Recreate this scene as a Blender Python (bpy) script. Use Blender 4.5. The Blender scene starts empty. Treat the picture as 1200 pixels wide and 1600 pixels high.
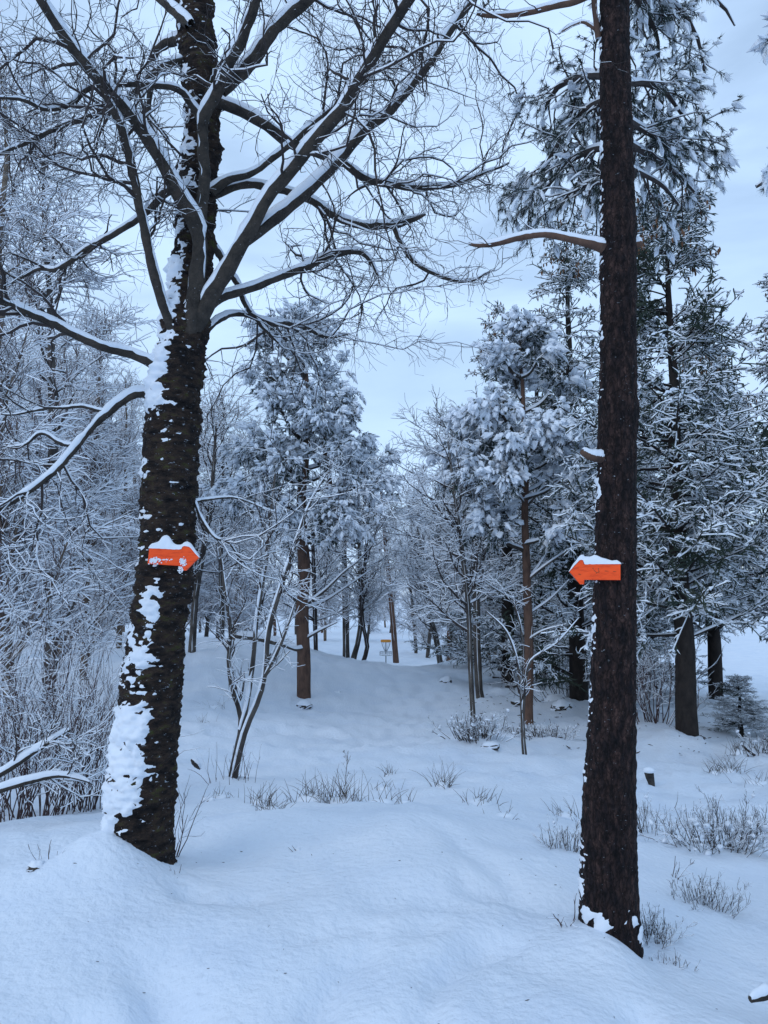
import bpy, math
import numpy as np
from mathutils import Vector

S = bpy.context.scene
COL = S.collection
rng = np.random.default_rng(11)
R = math.radians

# ------------------------------------------------------------------ camera
CAMZ, FPX, PITCH = 1.6, 1200.0, math.atan(130 / 1200)
cam = bpy.data.cameras.new('camera')
cam.sensor_fit = 'HORIZONTAL'; cam.sensor_width = 36; cam.lens = 36
cam.clip_start = 0.05; cam.clip_end = 4000
camo = bpy.data.objects.new('camera', cam); COL.objects.link(camo)
camo.location = (0, 0, CAMZ); camo.rotation_euler = (math.pi / 2 + PITCH, 0, 0)
S.camera = camo

# ------------------------------------------------------------------ light
SUN_EL, SUN_AZ = R(36), R(-135)        # veiled by thin cloud, behind the camera on its left
W = bpy.data.worlds.new('World'); S.world = W; W.use_nodes = True
nt = W.node_tree; nt.nodes.clear()
out = nt.nodes.new('ShaderNodeOutputWorld'); bg = nt.nodes.new('ShaderNodeBackground')
sky = nt.nodes.new('ShaderNodeTexSky'); sky.sky_type = 'NISHITA'; sky.sun_disc = False
sky.sun_elevation = SUN_EL; sky.sun_rotation = SUN_AZ
sky.air_density = 1.2; sky.dust_density = 0.6; sky.ozone_density = 2.5
tc = nt.nodes.new('ShaderNodeTexCoord'); mp = nt.nodes.new('ShaderNodeMapping')
mp.inputs['Scale'].default_value = (1.0, 1.0, 3.2); mp.inputs['Rotation'].default_value = (0.2, 0.25, 0.4)
nz = nt.nodes.new('ShaderNodeTexNoise'); nz.inputs['Scale'].default_value = 2.3
nz.inputs['Detail'].default_value = 6; nz.inputs['Roughness'].default_value = 0.52; nz.inputs['Distortion'].default_value = 0.3
rp = nt.nodes.new('ShaderNodeMapRange'); rp.inputs[1].default_value = 0.38; rp.inputs[2].default_value = 0.64
rp.inputs[3].default_value = 0.58; rp.inputs[4].default_value = 1.0
mx = nt.nodes.new('ShaderNodeMix'); mx.data_type = 'RGBA'
mx.inputs[7].default_value = (5.1, 7.0, 9.7, 1)      # thin cloud veil
nt.links.new(tc.outputs['Generated'], mp.inputs['Vector']); nt.links.new(mp.outputs[0], nz.inputs['Vector'])
nt.links.new(nz.outputs['Fac'], rp.inputs[0]); nt.links.new(rp.outputs[0], mx.inputs[0])
nt.links.new(sky.outputs[0], mx.inputs[6]); nt.links.new(mx.outputs[2], bg.inputs['Color'])
bg.inputs['Strength'].default_value = 0.118
nt.links.new(bg.outputs[0], out.inputs['Surface'])

sl = bpy.data.lights.new('sun', 'SUN'); sl.energy = 0.5; sl.angle = R(30); sl.color = (1.0, 0.97, 0.93)
so = bpy.data.objects.new('sun', sl); COL.objects.link(so)
sd = Vector((math.sin(SUN_AZ) * math.cos(SUN_EL), math.cos(SUN_AZ) * math.cos(SUN_EL), math.sin(SUN_EL)))
so.rotation_euler = (-sd).to_track_quat('-Z', 'Y').to_euler()

S.render.engine = 'CYCLES'
S.view_settings.view_transform = 'Standard'; S.view_settings.look = 'None'
S.view_settings.gamma = 1; S.view_settings.exposure = 0.12
S.cycles.max_bounces = 5; S.cycles.diffuse_bounces = 3; S.cycles.glossy_bounces = 2
S.cycles.use_denoising = True

# ------------------------------------------------------------------ helpers
def P(px, py, Y):
    """photo pixel (1200x1600) at forward distance Y -> world point"""
    dx = (px - 600) / FPX; dy = (800 - py) / FPX
    c, s = math.cos(PITCH), math.sin(PITCH)
    d = np.array([dx, c - s * dy, s + c * dy])
    d *= Y / d[1]
    return d + np.array([0, 0, CAMZ])

def _hash(ix, iy, iz):
    h = (ix.astype(np.int64) * 374761393 + iy.astype(np.int64) * 668265263 + iz.astype(np.int64) * 2147483647) & 0xffffffff
    h = ((h ^ (h >> 13)) * 1274126177) & 0xffffffff
    h = (h ^ (h >> 16)) & 0xffffff
    return h / float(0xffffff)

def vnoise(p):
    p = np.asarray(p, float); i = np.floor(p).astype(np.int64); f = p - i; f = f * f * (3 - 2 * f)
    r = 0
    for a in (0, 1):
        for b in (0, 1):
            for c in (0, 1):
                w = (f[..., 0] if a else 1 - f[..., 0]) * (f[..., 1] if b else 1 - f[..., 1]) * (f[..., 2] if c else 1 - f[..., 2])
                r = r + w * _hash(i[..., 0] + a, i[..., 1] + b, i[..., 2] + c)
    return r

def fbm(p, oct=4, gain=0.5):
    p = np.asarray(p, float); s = 0; a = 1; t = 0
    for k in range(oct):
        s = s + a * vnoise(p * 2 ** k + k * 17.3); t += a; a *= gain
    return s / t

def sstep(a, b, x):
    t = np.clip((x - a) / (b - a), 0, 1); return t * t * (3 - 2 * t)

def norm(v):
    return v / np.maximum(np.linalg.norm(v, axis=-1, keepdims=True), 1e-9)

class MB:
    """collects vertices and faces (with a material slot each) for ONE mesh"""
    def __init__(s): s.V = []; s.F = []; s.n = 0
    def add(s, V, F, m=0):
        V = np.asarray(V, float).reshape(-1, 3); F = np.asarray(F, np.int64)
        if len(F) == 0: return
        m = np.broadcast_to(np.asarray(m), (len(F),))
        s.V.append(V); s.F.append((F + s.n, m)); s.n += len(V)
    def mesh(s, name, mats, smooth=True):
        me = bpy.data.meshes.new(name)
        V = np.concatenate(s.V) if s.V else np.zeros((0, 3))
        me.vertices.add(len(V)); me.vertices.foreach_set('co', V.astype(np.float32).ravel())
        li = np.concatenate([f.ravel() for f, _ in s.F]); tot = np.concatenate([np.full(len(f), f.shape[1]) for f, _ in s.F])
        mi = np.concatenate([m for _, m in s.F])
        me.loops.add(len(li)); me.loops.foreach_set('vertex_index', li.astype(np.int32))
        me.polygons.add(len(tot))
        me.polygons.foreach_set('loop_start', (np.cumsum(tot) - tot).astype(np.int32))
        me.polygons.foreach_set('material_index', mi.astype(np.int32))
        me.polygons.foreach_set('use_smooth', np.full(len(tot), smooth, bool))
        for m in mats: me.materials.append(m)
        me.update(calc_edges=True); me.validate()
        return me
    def build(s, name, mats, parent=None, smooth=True):
        if not isinstance(mats, (list, tuple)): mats = [mats]
        return link(name, s.mesh(name, mats, smooth), parent)

def link(name, me, parent=None):
    o = bpy.data.objects.new(name, me); COL.objects.link(o)
    if parent is not None:
        o.parent = parent
        o.matrix_parent_inverse = PINV.get(parent.name, parent.matrix_world.inverted()) if False else o.matrix_parent_inverse
    return o
PINV = {}

def tag(o, label, cat, group=None, kind=None):
    if label: o['label'] = label
    if cat: o['category'] = cat
    if group: o['group'] = group
    if kind: o['kind'] = kind
    return o

def empty(name, loc=(0, 0, 0), rz=0, sc=1.0, tilt=(0, 0)):
    o = bpy.data.objects.new(name, None); COL.objects.link(o)
    o.location = loc; o.rotation_euler = (tilt[0], tilt[1], rz); o.scale = (sc,) * 3
    o.empty_display_size = 0.2
    return o

def resample(path, K):
    """Catmull-Rom through rows (any columns) to K rows, even in length"""
    p = np.asarray(path, float)
    e = np.vstack([2 * p[0] - p[1], p, 2 * p[-1] - p[-2]])
    seg = []
    for i in range(len(p) - 1):
        a, b, c, d = e[i:i + 4]; t = np.linspace(0, 1, 12, endpoint=False)[:, None]
        seg.append(0.5 * (2 * b + (c - a) * t + (2 * a - 5 * b + 4 * c - d) * t ** 2 + (3 * b - a - 3 * c + d) * t ** 3))
    q = np.vstack(seg + [p[-1:]])
    L = np.r_[0, np.cumsum(np.linalg.norm(np.diff(q[:, :3], axis=0), axis=1))]
    u = np.linspace(0, L[-1], K)
    return np.stack([np.interp(u, L, q[:, j]) for j in range(q.shape[1])], 1)

def trace(rows, K):
    """rows of (px, py, Y, width_px) -> points (K,3), radii (K,)"""
    w = np.array([np.r_[P(a, b, Y), 0.5 * wd * Y / FPX] for a, b, Y, wd in rows])
    q = resample(w, K)
    return q[:, :3], q[:, 3]

def frames(pts):
    T = np.empty_like(pts); T[:, 1:-1] = pts[:, 2:] - pts[:, :-2]; T[:, 0] = pts[:, 1] - pts[:, 0]; T[:, -1] = pts[:, -1] - pts[:, -2]
    T = norm(T)
    Z = np.array([0, 0, 1.0])
    sd = np.cross(T, Z); l = np.linalg.norm(sd, axis=-1, keepdims=True)
    m = norm(sd.mean(1, keepdims=True) + np.array([1e-4, 0, 0]))      # keeps near-vertical pieces from twisting
    sd = norm(np.where(l < 0.25, m * 0.25 + sd, sd))
    up = np.cross(sd, T)
    return T, sd, up

def tube(mb, pts, rad, sides=4, mat=0, snow=0.0, snowmat=1, snowmask=None, cap=False, rough=0.0):
    """tubes along pts (N,K,3); with snow>0 the top edge is raised and its faces take the snow slot"""
    pts = np.asarray(pts, float); rad = np.asarray(rad, float)
    if pts.ndim == 2: pts = pts[None]; rad = rad[None]
    N, K, _ = pts.shape
    if N == 0: return
    T, sd, up = frames(pts)
    if cap:
        pts = np.concatenate([pts, pts[:, -1:]], 1); rad = np.concatenate([rad, rad[:, -1:] * 0.02], 1)
        sd = np.concatenate([sd, sd[:, -1:]], 1); up = np.concatenate([up, up[:, -1:]], 1); T = np.concatenate([T, T[:, -1:]], 1); K += 1
    a = np.arange(sides) * 2 * math.pi / sides
    ca, sa = np.cos(a), np.sin(a)
    hz = np.sqrt(np.clip(1 - T[..., 2] ** 2, 0, 1))                    # 1 = level
    rr = rad[..., None] * np.ones(sides)
    if rough: rr = rr * (1 + rough * (rng.random(rr.shape) - 0.5))
    us = np.ones((N, K, sides))
    if snow:
        sn = snow * hz ** 1.5
        if snowmask is not None: sn = sn * snowmask[:, None]
        us = us + np.where(sa > 0.3, sn[..., None] * sa, 0)
    V = pts[:, :, None] + sd[:, :, None] * (rr * ca)[..., None] + up[:, :, None] * (rr * sa * us)[..., None]
    base = (np.arange(N)[:, None, None] * K + np.arange(K - 1)[None, :, None]) * sides
    j = np.arange(sides)[None, None]; j2 = (j + 1) % sides
    F = np.stack([base + j, base + j2, base + sides + j2, base + sides + j], -1).reshape(-1, 4)
    m = np.full((N, K - 1, sides), mat)
    if snow:
        upf = (np.sin(a + math.pi / sides) > 0.2)[None, None]
        ok = (0.5 * (hz[:, 1:] + hz[:, :-1]) > 0.45)[..., None]
        if snowmask is not None: ok = ok & (snowmask[:, None, None] > 0.1)
        m = np.where(upf & ok, snowmat, m)
    mb.add(V, F, m.reshape(-1))

def grow(pp, pr, n, t=(0.2, 1.0), ang=(30, 60), ln=(0.3, 0.6), K=5, wig=0.25, up=0.0, rr=0.5, tip=0.35, rmax=9, lenprof=None, flat=0.0, rmin=0.0, az=None):
    """n children on parents (N,K,3); returns points, radii, parent index and place t"""
    N, KP, _ = pp.shape
    L = np.linalg.norm(np.diff(pp, axis=1), axis=2).sum(1)
    idx = rng.choice(N, n, p=L / L.sum())
    tt = rng.uniform(t[0], t[1], n); u = tt * (KP - 1); i0 = np.clip(u.astype(int), 0, KP - 2); f = (u - i0)[:, None]
    p0 = pp[idx, i0] * (1 - f) + pp[idx, i0 + 1] * f
    r0 = pr[idx, i0] * (1 - f[:, 0]) + pr[idx, i0 + 1] * f[:, 0]
    T = norm(pp[idx, i0 + 1] - pp[idx, i0])
    q = rng.normal(size=(n, 3))
    if flat: q[:, 2] *= (1 - flat)
    q = norm(q - T * (q * T).sum(1, keepdims=True))
    A = np.radians(rng.uniform(ang[0], ang[1], n))[:, None]
    d = T * np.cos(A) + q * np.sin(A)
    ll = rng.uniform(ln[0], ln[1], n)
    if lenprof is not None: ll = ll * lenprof(tt)
    pts = np.empty((n, K, 3)); pts[:, 0] = p0
    for k in range(1, K):
        d = norm(d + rng.normal(size=(n, 3)) * wig + np.array([0, 0, up]))
        pts[:, k] = pts[:, k - 1] + d * (ll / (K - 1))[:, None]
    r = np.maximum(np.minimum(r0 * rr, rmax), rmin)[:, None] * np.linspace(1, tip, K)[None]
    return pts, r, idx, tt

# ------------------------------------------------------------------ materials
def material(name, build, rough=0.85, spec=0.3):
    m = bpy.data.materials.new(name); m.use_nodes = True
    n = m.node_tree; b = n.nodes['Principled BSDF']
    b.inputs['Roughness'].default_value = rough; b.inputs['Specular IOR Level'].default_value = spec
    build(n, b); return m

def noisecol(cols, scale=8, detail=4, stretch=(1, 1, 1), bump=0.0, bscale=None, bdist=0.01, cracks=0, flecks=0, thr=.66):
    def f(n, b):
        tcn = n.nodes.new('ShaderNodeTexCoord'); mpn = n.nodes.new('ShaderNodeMapping')
        mpn.inputs['Scale'].default_value = stretch
        n.links.new(tcn.outputs['Object'], mpn.inputs['Vector'])
        t = n.nodes.new('ShaderNodeTexNoise'); t.inputs['Scale'].default_value = scale; t.inputs['Detail'].default_value = detail
        t.inputs['Roughness'].default_value = 0.65
        n.links.new(mpn.outputs[0], t.inputs['Vector'])
        r = n.nodes.new('ShaderNodeValToRGB'); e = r.color_ramp.elements
        lo, hi = 0.3, 0.7
        e[0].position = lo; e[0].color = (*cols[0], 1); e[1].position = hi; e[1].color = (*cols[-1], 1)
        for i, c in enumerate(cols[1:-1]):
            x = e.new(lo + (hi - lo) * (i + 1) / (len(cols) - 1)); x.color = (*c, 1)
        n.links.new(t.outputs['Fac'], r.inputs[0]); colr = r.outputs[0]
        if cracks:
            vw = n.nodes.new('ShaderNodeTexVoronoi'); vw.feature = 'DISTANCE_TO_EDGE'; vw.inputs['Scale'].default_value = cracks
            ad = n.nodes.new('ShaderNodeVectorMath'); ad.operation = 'MULTIPLY_ADD'; ad.inputs[1].default_value = (.05, .05, .09)
            n.links.new(t.outputs['Color'], ad.inputs[0]); n.links.new(mpn.outputs[0], ad.inputs[2]); n.links.new(ad.outputs[0], vw.inputs['Vector'])
            mr = n.nodes.new('ShaderNodeMapRange'); mr.inputs[1].default_value = 0.0; mr.inputs[2].default_value = 0.16; mr.inputs[3].default_value = 0.22; mr.inputs[4].default_value = 1.0
            n.links.new(vw.outputs['Distance'], mr.inputs[0])
            mm = n.nodes.new('ShaderNodeMix'); mm.data_type = 'RGBA'; mm.blend_type = 'MULTIPLY'; mm.inputs[0].default_value = 1
            n.links.new(colr, mm.inputs[6]); n.links.new(mr.outputs[0], mm.inputs[7]); colr = mm.outputs[2]
        if flecks:
            tf = n.nodes.new('ShaderNodeTexNoise'); tf.inputs['Scale'].default_value = flecks; tf.inputs['Detail'].default_value = 4; tf.inputs['Roughness'].default_value = .7
            mf = n.nodes.new('ShaderNodeMapping'); mf.inputs['Scale'].default_value = (1, 1, 2.2); n.links.new(tcn.outputs['Object'], mf.inputs['Vector']); n.links.new(mf.outputs[0], tf.inputs['Vector'])
            mr2 = n.nodes.new('ShaderNodeMapRange'); mr2.inputs[1].default_value = thr; mr2.inputs[2].default_value = thr + .08; mr2.inputs[4].default_value = .75
            n.links.new(tf.outputs['Fac'], mr2.inputs[0])
            mw = n.nodes.new('ShaderNodeMix'); mw.data_type = 'RGBA'; mw.inputs[7].default_value = (.62, .68, .76, 1)
            n.links.new(mr2.outputs[0], mw.inputs[0]); n.links.new(colr, mw.inputs[6]); colr = mw.outputs[2]
        n.links.new(colr, b.inputs['Base Color'])
        if bump:
            t2 = n.nodes.new('ShaderNodeTexNoise'); t2.inputs['Scale'].default_value = bscale or scale * 3; t2.inputs['Detail'].default_value = 5
            n.links.new(mpn.outputs[0], t2.inputs['Vector'])
            bp = n.nodes.new('ShaderNodeBump'); bp.inputs['Strength'].default_value = bump; bp.inputs['Distance'].default_value = bdist
            n.links.new(t2.outputs['Fac'], bp.inputs['Height']); n.links.new(bp.outputs[0], b.inputs['Normal'])
    return f

M = {}
M['ground'] = material('snow_ground', noisecol([(0.66, 0.73, 0.83), (0.72, 0.78, 0.86), (0.76, 0.81, 0.88)], 1.3, 6, bump=0.8, bscale=24, bdist=0.02), 0.6, 0.25)
M['snow'] = material('snow', noisecol([(0.72, 0.78, 0.86), (0.80, 0.84, 0.90)], 9, 3, bump=0.5, bscale=40, bdist=0.006), 0.65, 0.25)
M['twig'] = material('dark_twig', noisecol([(0.030, 0.024, 0.024), (0.055, 0.043, 0.040)], 6), 0.85)
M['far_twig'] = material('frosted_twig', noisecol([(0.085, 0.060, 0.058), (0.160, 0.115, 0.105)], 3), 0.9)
M['limb'] = material('limb_bark', noisecol([(0.022, 0.019, 0.018), (0.045, 0.038, 0.032), (0.070, 0.055, 0.045)], 14, 6, bump=0.9, bscale=60, bdist=0.015, flecks=34, thr=.66), 0.9)
M['moss_bark'] = material('mossy_bark', noisecol([(0.006, 0.006, 0.008), (0.022, 0.018, 0.017), (0.050, 0.034, 0.027), (0.060, 0.066, 0.022)], 11, 7, (1, 1, 2.2), 1.0, 60, 0.02, flecks=30, thr=.63), 0.95, 0.15)
M['pine_bark'] = material('pine_bark', noisecol([(0.005, 0.005, 0.007), (0.016, 0.011, 0.012), (0.036, 0.021, 0.019), (0.085, 0.050, 0.043)], 30, 7, (1, 1, 0.45), 1.0, 70, 0.02, cracks=42, flecks=42, thr=.67), 0.9, 0.2)
M['red_bark'] = material('red_pine_bark', noisecol([(0.050, 0.034, 0.030), (0.115, 0.068, 0.050), (0.15, 0.09, 0.065)], 7, 5, (1, 1, 0.4), 0.8, 25, 0.02), 0.9, 0.2)
M['grey_bark'] = material('grey_bark', noisecol([(0.030, 0.027, 0.026), (0.075, 0.066, 0.060), (0.13, 0.115, 0.10)], 5, 5, (1, 1, 0.6), 0.6, 20, 0.015), 0.9, 0.2)
M['birch_bark'] = material('birch_bark', noisecol([(0.05, 0.040, 0.034), (0.15, 0.115, 0.088), (0.27, 0.21, 0.16)], 4, 5, (1, 1, 1.8), 0.5, 18, 0.01), 0.85, 0.2)
M['spruce_bark'] = material('spruce_bark', noisecol([(0.016, 0.014, 0.014), (0.042, 0.034, 0.030)], 7, 5, (1, 1, 0.5), 0.8, 25, 0.02), 0.95, 0.15)
M['needle'] = material('pine_needles', noisecol([(0.022, 0.036, 0.033), (0.045, 0.062, 0.050)], 4, 3), 0.7, 0.2)
M['spruce'] = material('spruce_needles', noisecol([(0.020, 0.034, 0.031), (0.040, 0.055, 0.040), (0.058, 0.060, 0.042)], 2.5, 4), 0.75, 0.2)
M['cone'] = material('brown_cones', noisecol([(0.09, 0.045, 0.025), (0.17, 0.085, 0.045)], 9), 0.8)
M['grass'] = material('dry_grass', noisecol([(0.055, 0.048, 0.044), (0.13, 0.105, 0.085)], 5), 0.85)
M['heather'] = material('heather_stems', noisecol([(0.045, 0.040, 0.040), (0.10, 0.088, 0.082)], 6), 0.9)
M['stem'] = material('shrub_stems', noisecol([(0.042, 0.026, 0.027), (0.085, 0.052, 0.050)], 6), 0.85)
M['wood'] = material('cut_wood', noisecol([(0.30, 0.19, 0.11), (0.45, 0.30, 0.18)], 14), 0.8)
M['rock'] = material('dark_rock', noisecol([(0.012, 0.012, 0.013), (0.045, 0.040, 0.038), (0.08, 0.065, 0.05)], 7, 5, bump=0.8, bscale=18, bdist=0.03), 0.9)
M['orange'] = material('orange_paint', noisecol([(0.62, 0.045, 0.006), (0.95, 0.085, 0.010), (1.0, 0.10, 0.014)], 26, 5, (0.5, 1, 2.2), 0.25, 60, 0.003), 0.55, 0.3)
M['stain'] = material('dark_stain', noisecol([(0.28, 0.05, 0.02), (0.42, 0.07, 0.02)], 30), 0.7)
M['steel'] = material('galvanised_steel', lambda n, b: (b.inputs['Base Color'].__setattr__('default_value', (0.26, 0.28, 0.30, 1)), b.inputs['Metallic'].__setattr__('default_value', 0.6)), 0.5)
M['band'] = material('amber_band', noisecol([(0.55, 0.22, 0.035), (0.70, 0.30, 0.05)], 9), 0.6)

# ------------------------------------------------------------------ terrain height
CT = [P(*a) for a in [
    (450, 1290, 5.3), (650, 1290, 5.3), (250, 1300, 5.3), (850, 1300, 5.3), (510, 1252, 7.5), (700, 1240, 8), (600, 1212, 9.5), (850, 1235, 8.2),
    (600, 1160, 14), (600, 1110, 20), (600, 1060, 35), (603, 1042, 42), (600, 1012, 58), (700, 1045, 36),
    (330, 1000, 26), (400, 1060, 22), (475, 1097, 21), (330, 1120, 16), (300, 1200, 10), (100, 1180, 11), (60, 1285, 7), (100, 1090, 18), (100, 1030, 28),
    (200, 1000, 33), (440, 1012, 30), (0, 1300, 5.3), (365, 1226, 9),
    (820, 1175, 11.5), (745, 1165, 12.5), (825, 1132, 16), (905, 1113, 19), (750, 1092, 21), (1075, 1168, 13.5), (1015, 1232, 9.5), (1120, 1345, 6), (1200, 1210, 10.5),
    (1180, 1135, 17), (1180, 1050, 40), (900, 1050, 36), (1050, 1478, 3.9), (1200, 1575, 3.4), (1150, 1440, 4.5), (215, 1372, 4.4), (945, 1440, 3.75), (600, 1400, 4.1),
    (-150, 1100, 16), (-150, 1030, 28), (1350, 1200, 10), (1350, 1400, 4.8)]]
CT += [np.array(a, float) for a in [(-3, 0, .08), (0, 0, 0), (3, 0, -.15), (-3, 2.5, .12), (0, 2.5, 0), (2, 2, -.03), (-8, 0, .2), (8, 0, -.8), (0, -8, .1), (-10, -10, .2), (10, -10, -.6),
        (-20, 12, -.3), (20, 8, -1.6), (-30, 40, 0), (30, 50, -2.9), (0, 75, -2.4), (-30, 75, -1.0), (40, 80, -3.1), (0, -40, 0), (-40, -20, .3), (40, -20, -2), (40, 20, -2.6), (-45, 15, .2)]]
CT = np.array(CT)
def _phi(r): return np.where(r > 1e-9, r * r * np.log(np.maximum(r, 1e-9)), 0)
_n = len(CT); _sc = 10.0; _xy = CT[:, :2] / _sc
_A = np.zeros((_n + 3, _n + 3)); _A[:_n, :_n] = _phi(np.linalg.norm(_xy[:, None] - _xy[None], axis=2)) + np.eye(_n) * 2e-3
_A[:_n, _n] = 1; _A[:_n, _n + 1:] = _xy; _A[_n, :_n] = 1; _A[_n + 1:, :_n] = _xy.T
_w = np.linalg.solve(_A, np.r_[CT[:, 2], 0, 0, 0])
BUMPS = []                                                    # (x, y, height, sx, sy) snow piled up or pressed down
def bump(px, py, Y, h, sx, sy): a = P(px, py, Y); BUMPS.append((a[0], a[1], h, sx, sy))
bump(110, 1340, 4.25, .15, .38, .32); bump(180, 1325, 4.27, .14, .17, .20); bump(40, 1400, 4.0, .07, .4, .35)
bump(925, 1440, 3.66, .055, .14, .14); bump(980, 1500, 3.5, .03, .12, .2); bump(1010, 1470, 3.72, -.06, .10, .16)
def trail(rows, h, sig):                                   # a soft drift line or drag mark
    q = resample(np.array([P(a, b, 1) * 0 + np.array([a, b, 0.]) for a, b in rows]), 9)
    for a, b, _ in q:
        Yg = CAMZ * FPX / max(b - 930, 60)
        w = P(a, b, Yg); BUMPS.append((w[0], w[1], 1.9 * h * rng.uniform(.6, 1.2), sig * rng.uniform(.8, 1.3), sig * rng.uniform(.8, 1.3)))
trail([(655, 1600), (672, 1550), (700, 1505), (745, 1472), (800, 1465)], -.028, .055)
trail([(485, 1575), (505, 1530), (545, 1495), (575, 1478)], -.016, .055)
trail([(470, 1465), (540, 1452), (610, 1455), (690, 1445)], -.016, .04)
trail([(590, 1420), (660, 1412), (730, 1418)], -.014, .04)
trail([(720, 1385), (790, 1400), (850, 1412), (890, 1408)], -.020, .045)
trail([(690, 1310), (740, 1345), (800, 1385)], -.016, .06)
trail([(215, 1490), (250, 1530), (290, 1580), (300, 1620)], -.018, .07)
trail([(280, 1400), (340, 1408), (410, 1405)], -.016, .05)
trail([(90, 1590), (130, 1580), (160, 1600)], -.02, .05)
trail([(1000, 1560), (1020, 1590), (1040, 1620)], -.02, .05)
bump(640, 1360, 4.4, .03, .35, .18); bump(640, 1300, 5.2, .05, .22, .25); bump(420, 1285, 5.4, .07, .35, .22); bump(760, 1400, 4.1, -.035, .35, .05)
bump(260, 1530, 3.2, -.04, .09, .3); bump(120, 1590, 2.9, -.04, .1, .12); bump(450, 1440, 3.8, .02, .3, .15)
bump(1040, 1165, 13.4, .22, .55, .5); bump(745, 1160, 12.5, .16, .35, .3); bump(480, 1105, 20.8, .15, .5, .4); bump(1120, 1330, 6, .10, .3, .3); bump(363, 1232, 9, .10, .3, .25)
bump(720, 1060, 33, .5, 1.6, 2.2); bump(900, 1105, 19, .35, .7, .6)

def H(x, y, fine=True):
    x = np.asarray(x, float); y = np.asarray(y, float); sh = x.shape; q = np.stack([x.ravel(), y.ravel()], 1)
    z = np.empty(len(q))
    for i in range(0, len(q), 20000):
        c = q[i:i + 20000] / _sc
        z[i:i + 20000] = _phi(np.linalg.norm(c[:, None] - _xy[None], axis=2)) @ _w[:_n] + _w[_n] + c @ _w[_n + 1:]
    d = np.hypot(q[:, 0], q[:, 1]); k = sstep(55, 95, d)
    far = -2.8 + 1.2 * (fbm(np.c_[q / 90, np.zeros(len(q))], 2) - .5)
    z = z * (1 - k) + far * k
    for bx, by, h, sx, sy in BUMPS:
        z += h * np.exp(-0.5 * (((q[:, 0] - bx) / sx) ** 2 + ((q[:, 1] - by) / sy) ** 2))
    if fine:
        g = sstep(4, 14, d)
        z += (fbm(np.c_[q * 1.1, np.zeros(len(q))], 3) - .5) * (0.15 + 0.13 * g)
        z += (fbm(np.c_[q * 4.5, np.ones(len(q))], 3) - .5) * (0.045 + 0.10 * g)
        z += (fbm(np.c_[q * 13, np.ones(len(q)) * 4], 2) - .5) * (0.010 + 0.06 * g * (1 - sstep(25, 50, d)))
    return z.reshape(sh)

def G(px, py, Y, sink=0.0):
    """ground point under a pixel column at distance Y"""
    a = P(px, py, Y); a[2] = float(H(np.array([a[0]]), np.array([a[1]]))[0]) - sink; return a

# snow sheet, polar grid fine towards the view
ra = np.r_[0.02, np.geomspace(0.6, 75, 270), np.geomspace(78, 1500, 30)]
th = np.r_[np.linspace(-42, 42, 280), np.linspace(42, 318, 92)[1:-1]] * math.pi / 180
gx = ra[:, None] * np.sin(th)[None]; gy = ra[:, None] * np.cos(th)[None]
gv = np.stack([gx, gy, H(gx, gy)], -1)
nr, na = gx.shape
ii = np.arange(nr - 1)[:, None] * na; jj = np.arange(na)[None]; j2 = (jj + 1) % na
mb = MB(); mb.add(gv, np.stack([ii + jj, ii + na + jj, ii + na + j2, ii + j2], -1).reshape(-1, 4)[:, ::-1])
tag(mb.build('snow_ground', M['ground']), 'snow covered ground of the clearing and forest floor', None, kind='structure')

# ------------------------------------------------------------------ near trunks with bark relief and stuck snow
def trunk_surface(cl, rad, sides, rings, relief):
    """centre line and radii (K) -> grid of points, with outward normals; relief(theta, s) in metres"""
    q = resample(np.c_[cl, rad], rings); c, r = q[:, :3], q[:, 3]
    T = norm(np.gradient(c, axis=0)); X = norm(np.cross(np.broadcast_to([0, 1.0, 0], T.shape), T)); Yv = np.cross(T, X)
    a = np.arange(sides) * 2 * math.pi / sides
    nrm = X[:, None] * np.cos(a)[None, :, None] + Yv[:, None] * np.sin(a)[None, :, None]
    s = np.r_[0, np.cumsum(np.linalg.norm(np.diff(c, axis=0), axis=1))]
    A, Sg = np.meshgrid(a, s)
    return c[:, None] + nrm * (r[:, None] + relief(A, Sg, r[:, None]))[..., None], nrm, A, Sg, r

def grid_faces(nr, na):
    ii = np.arange(nr - 1)[:, None] * na; jj = np.arange(na)[None]; j2 = (jj + 1) % na
    return np.stack([ii + jj, ii + j2, ii + na + j2, ii + na + jj], -1).reshape(-1, 4)

def stuck_snow(name, surf, nrm, thick, parent):
    V = surf + nrm * thick[..., None]; F = grid_faces(*thick.shape)
    F = F[(thick.ravel()[F] > -0.002).any(1)]
    mb = MB(); mb.add(V, F); o = mb.build(name, M['snow'], parent); return o

def polar3(A, Sg, r, fa, fs): return np.stack([np.cos(A) * r * fa, np.sin(A) * r * fa, Sg * fs], -1)

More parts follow.
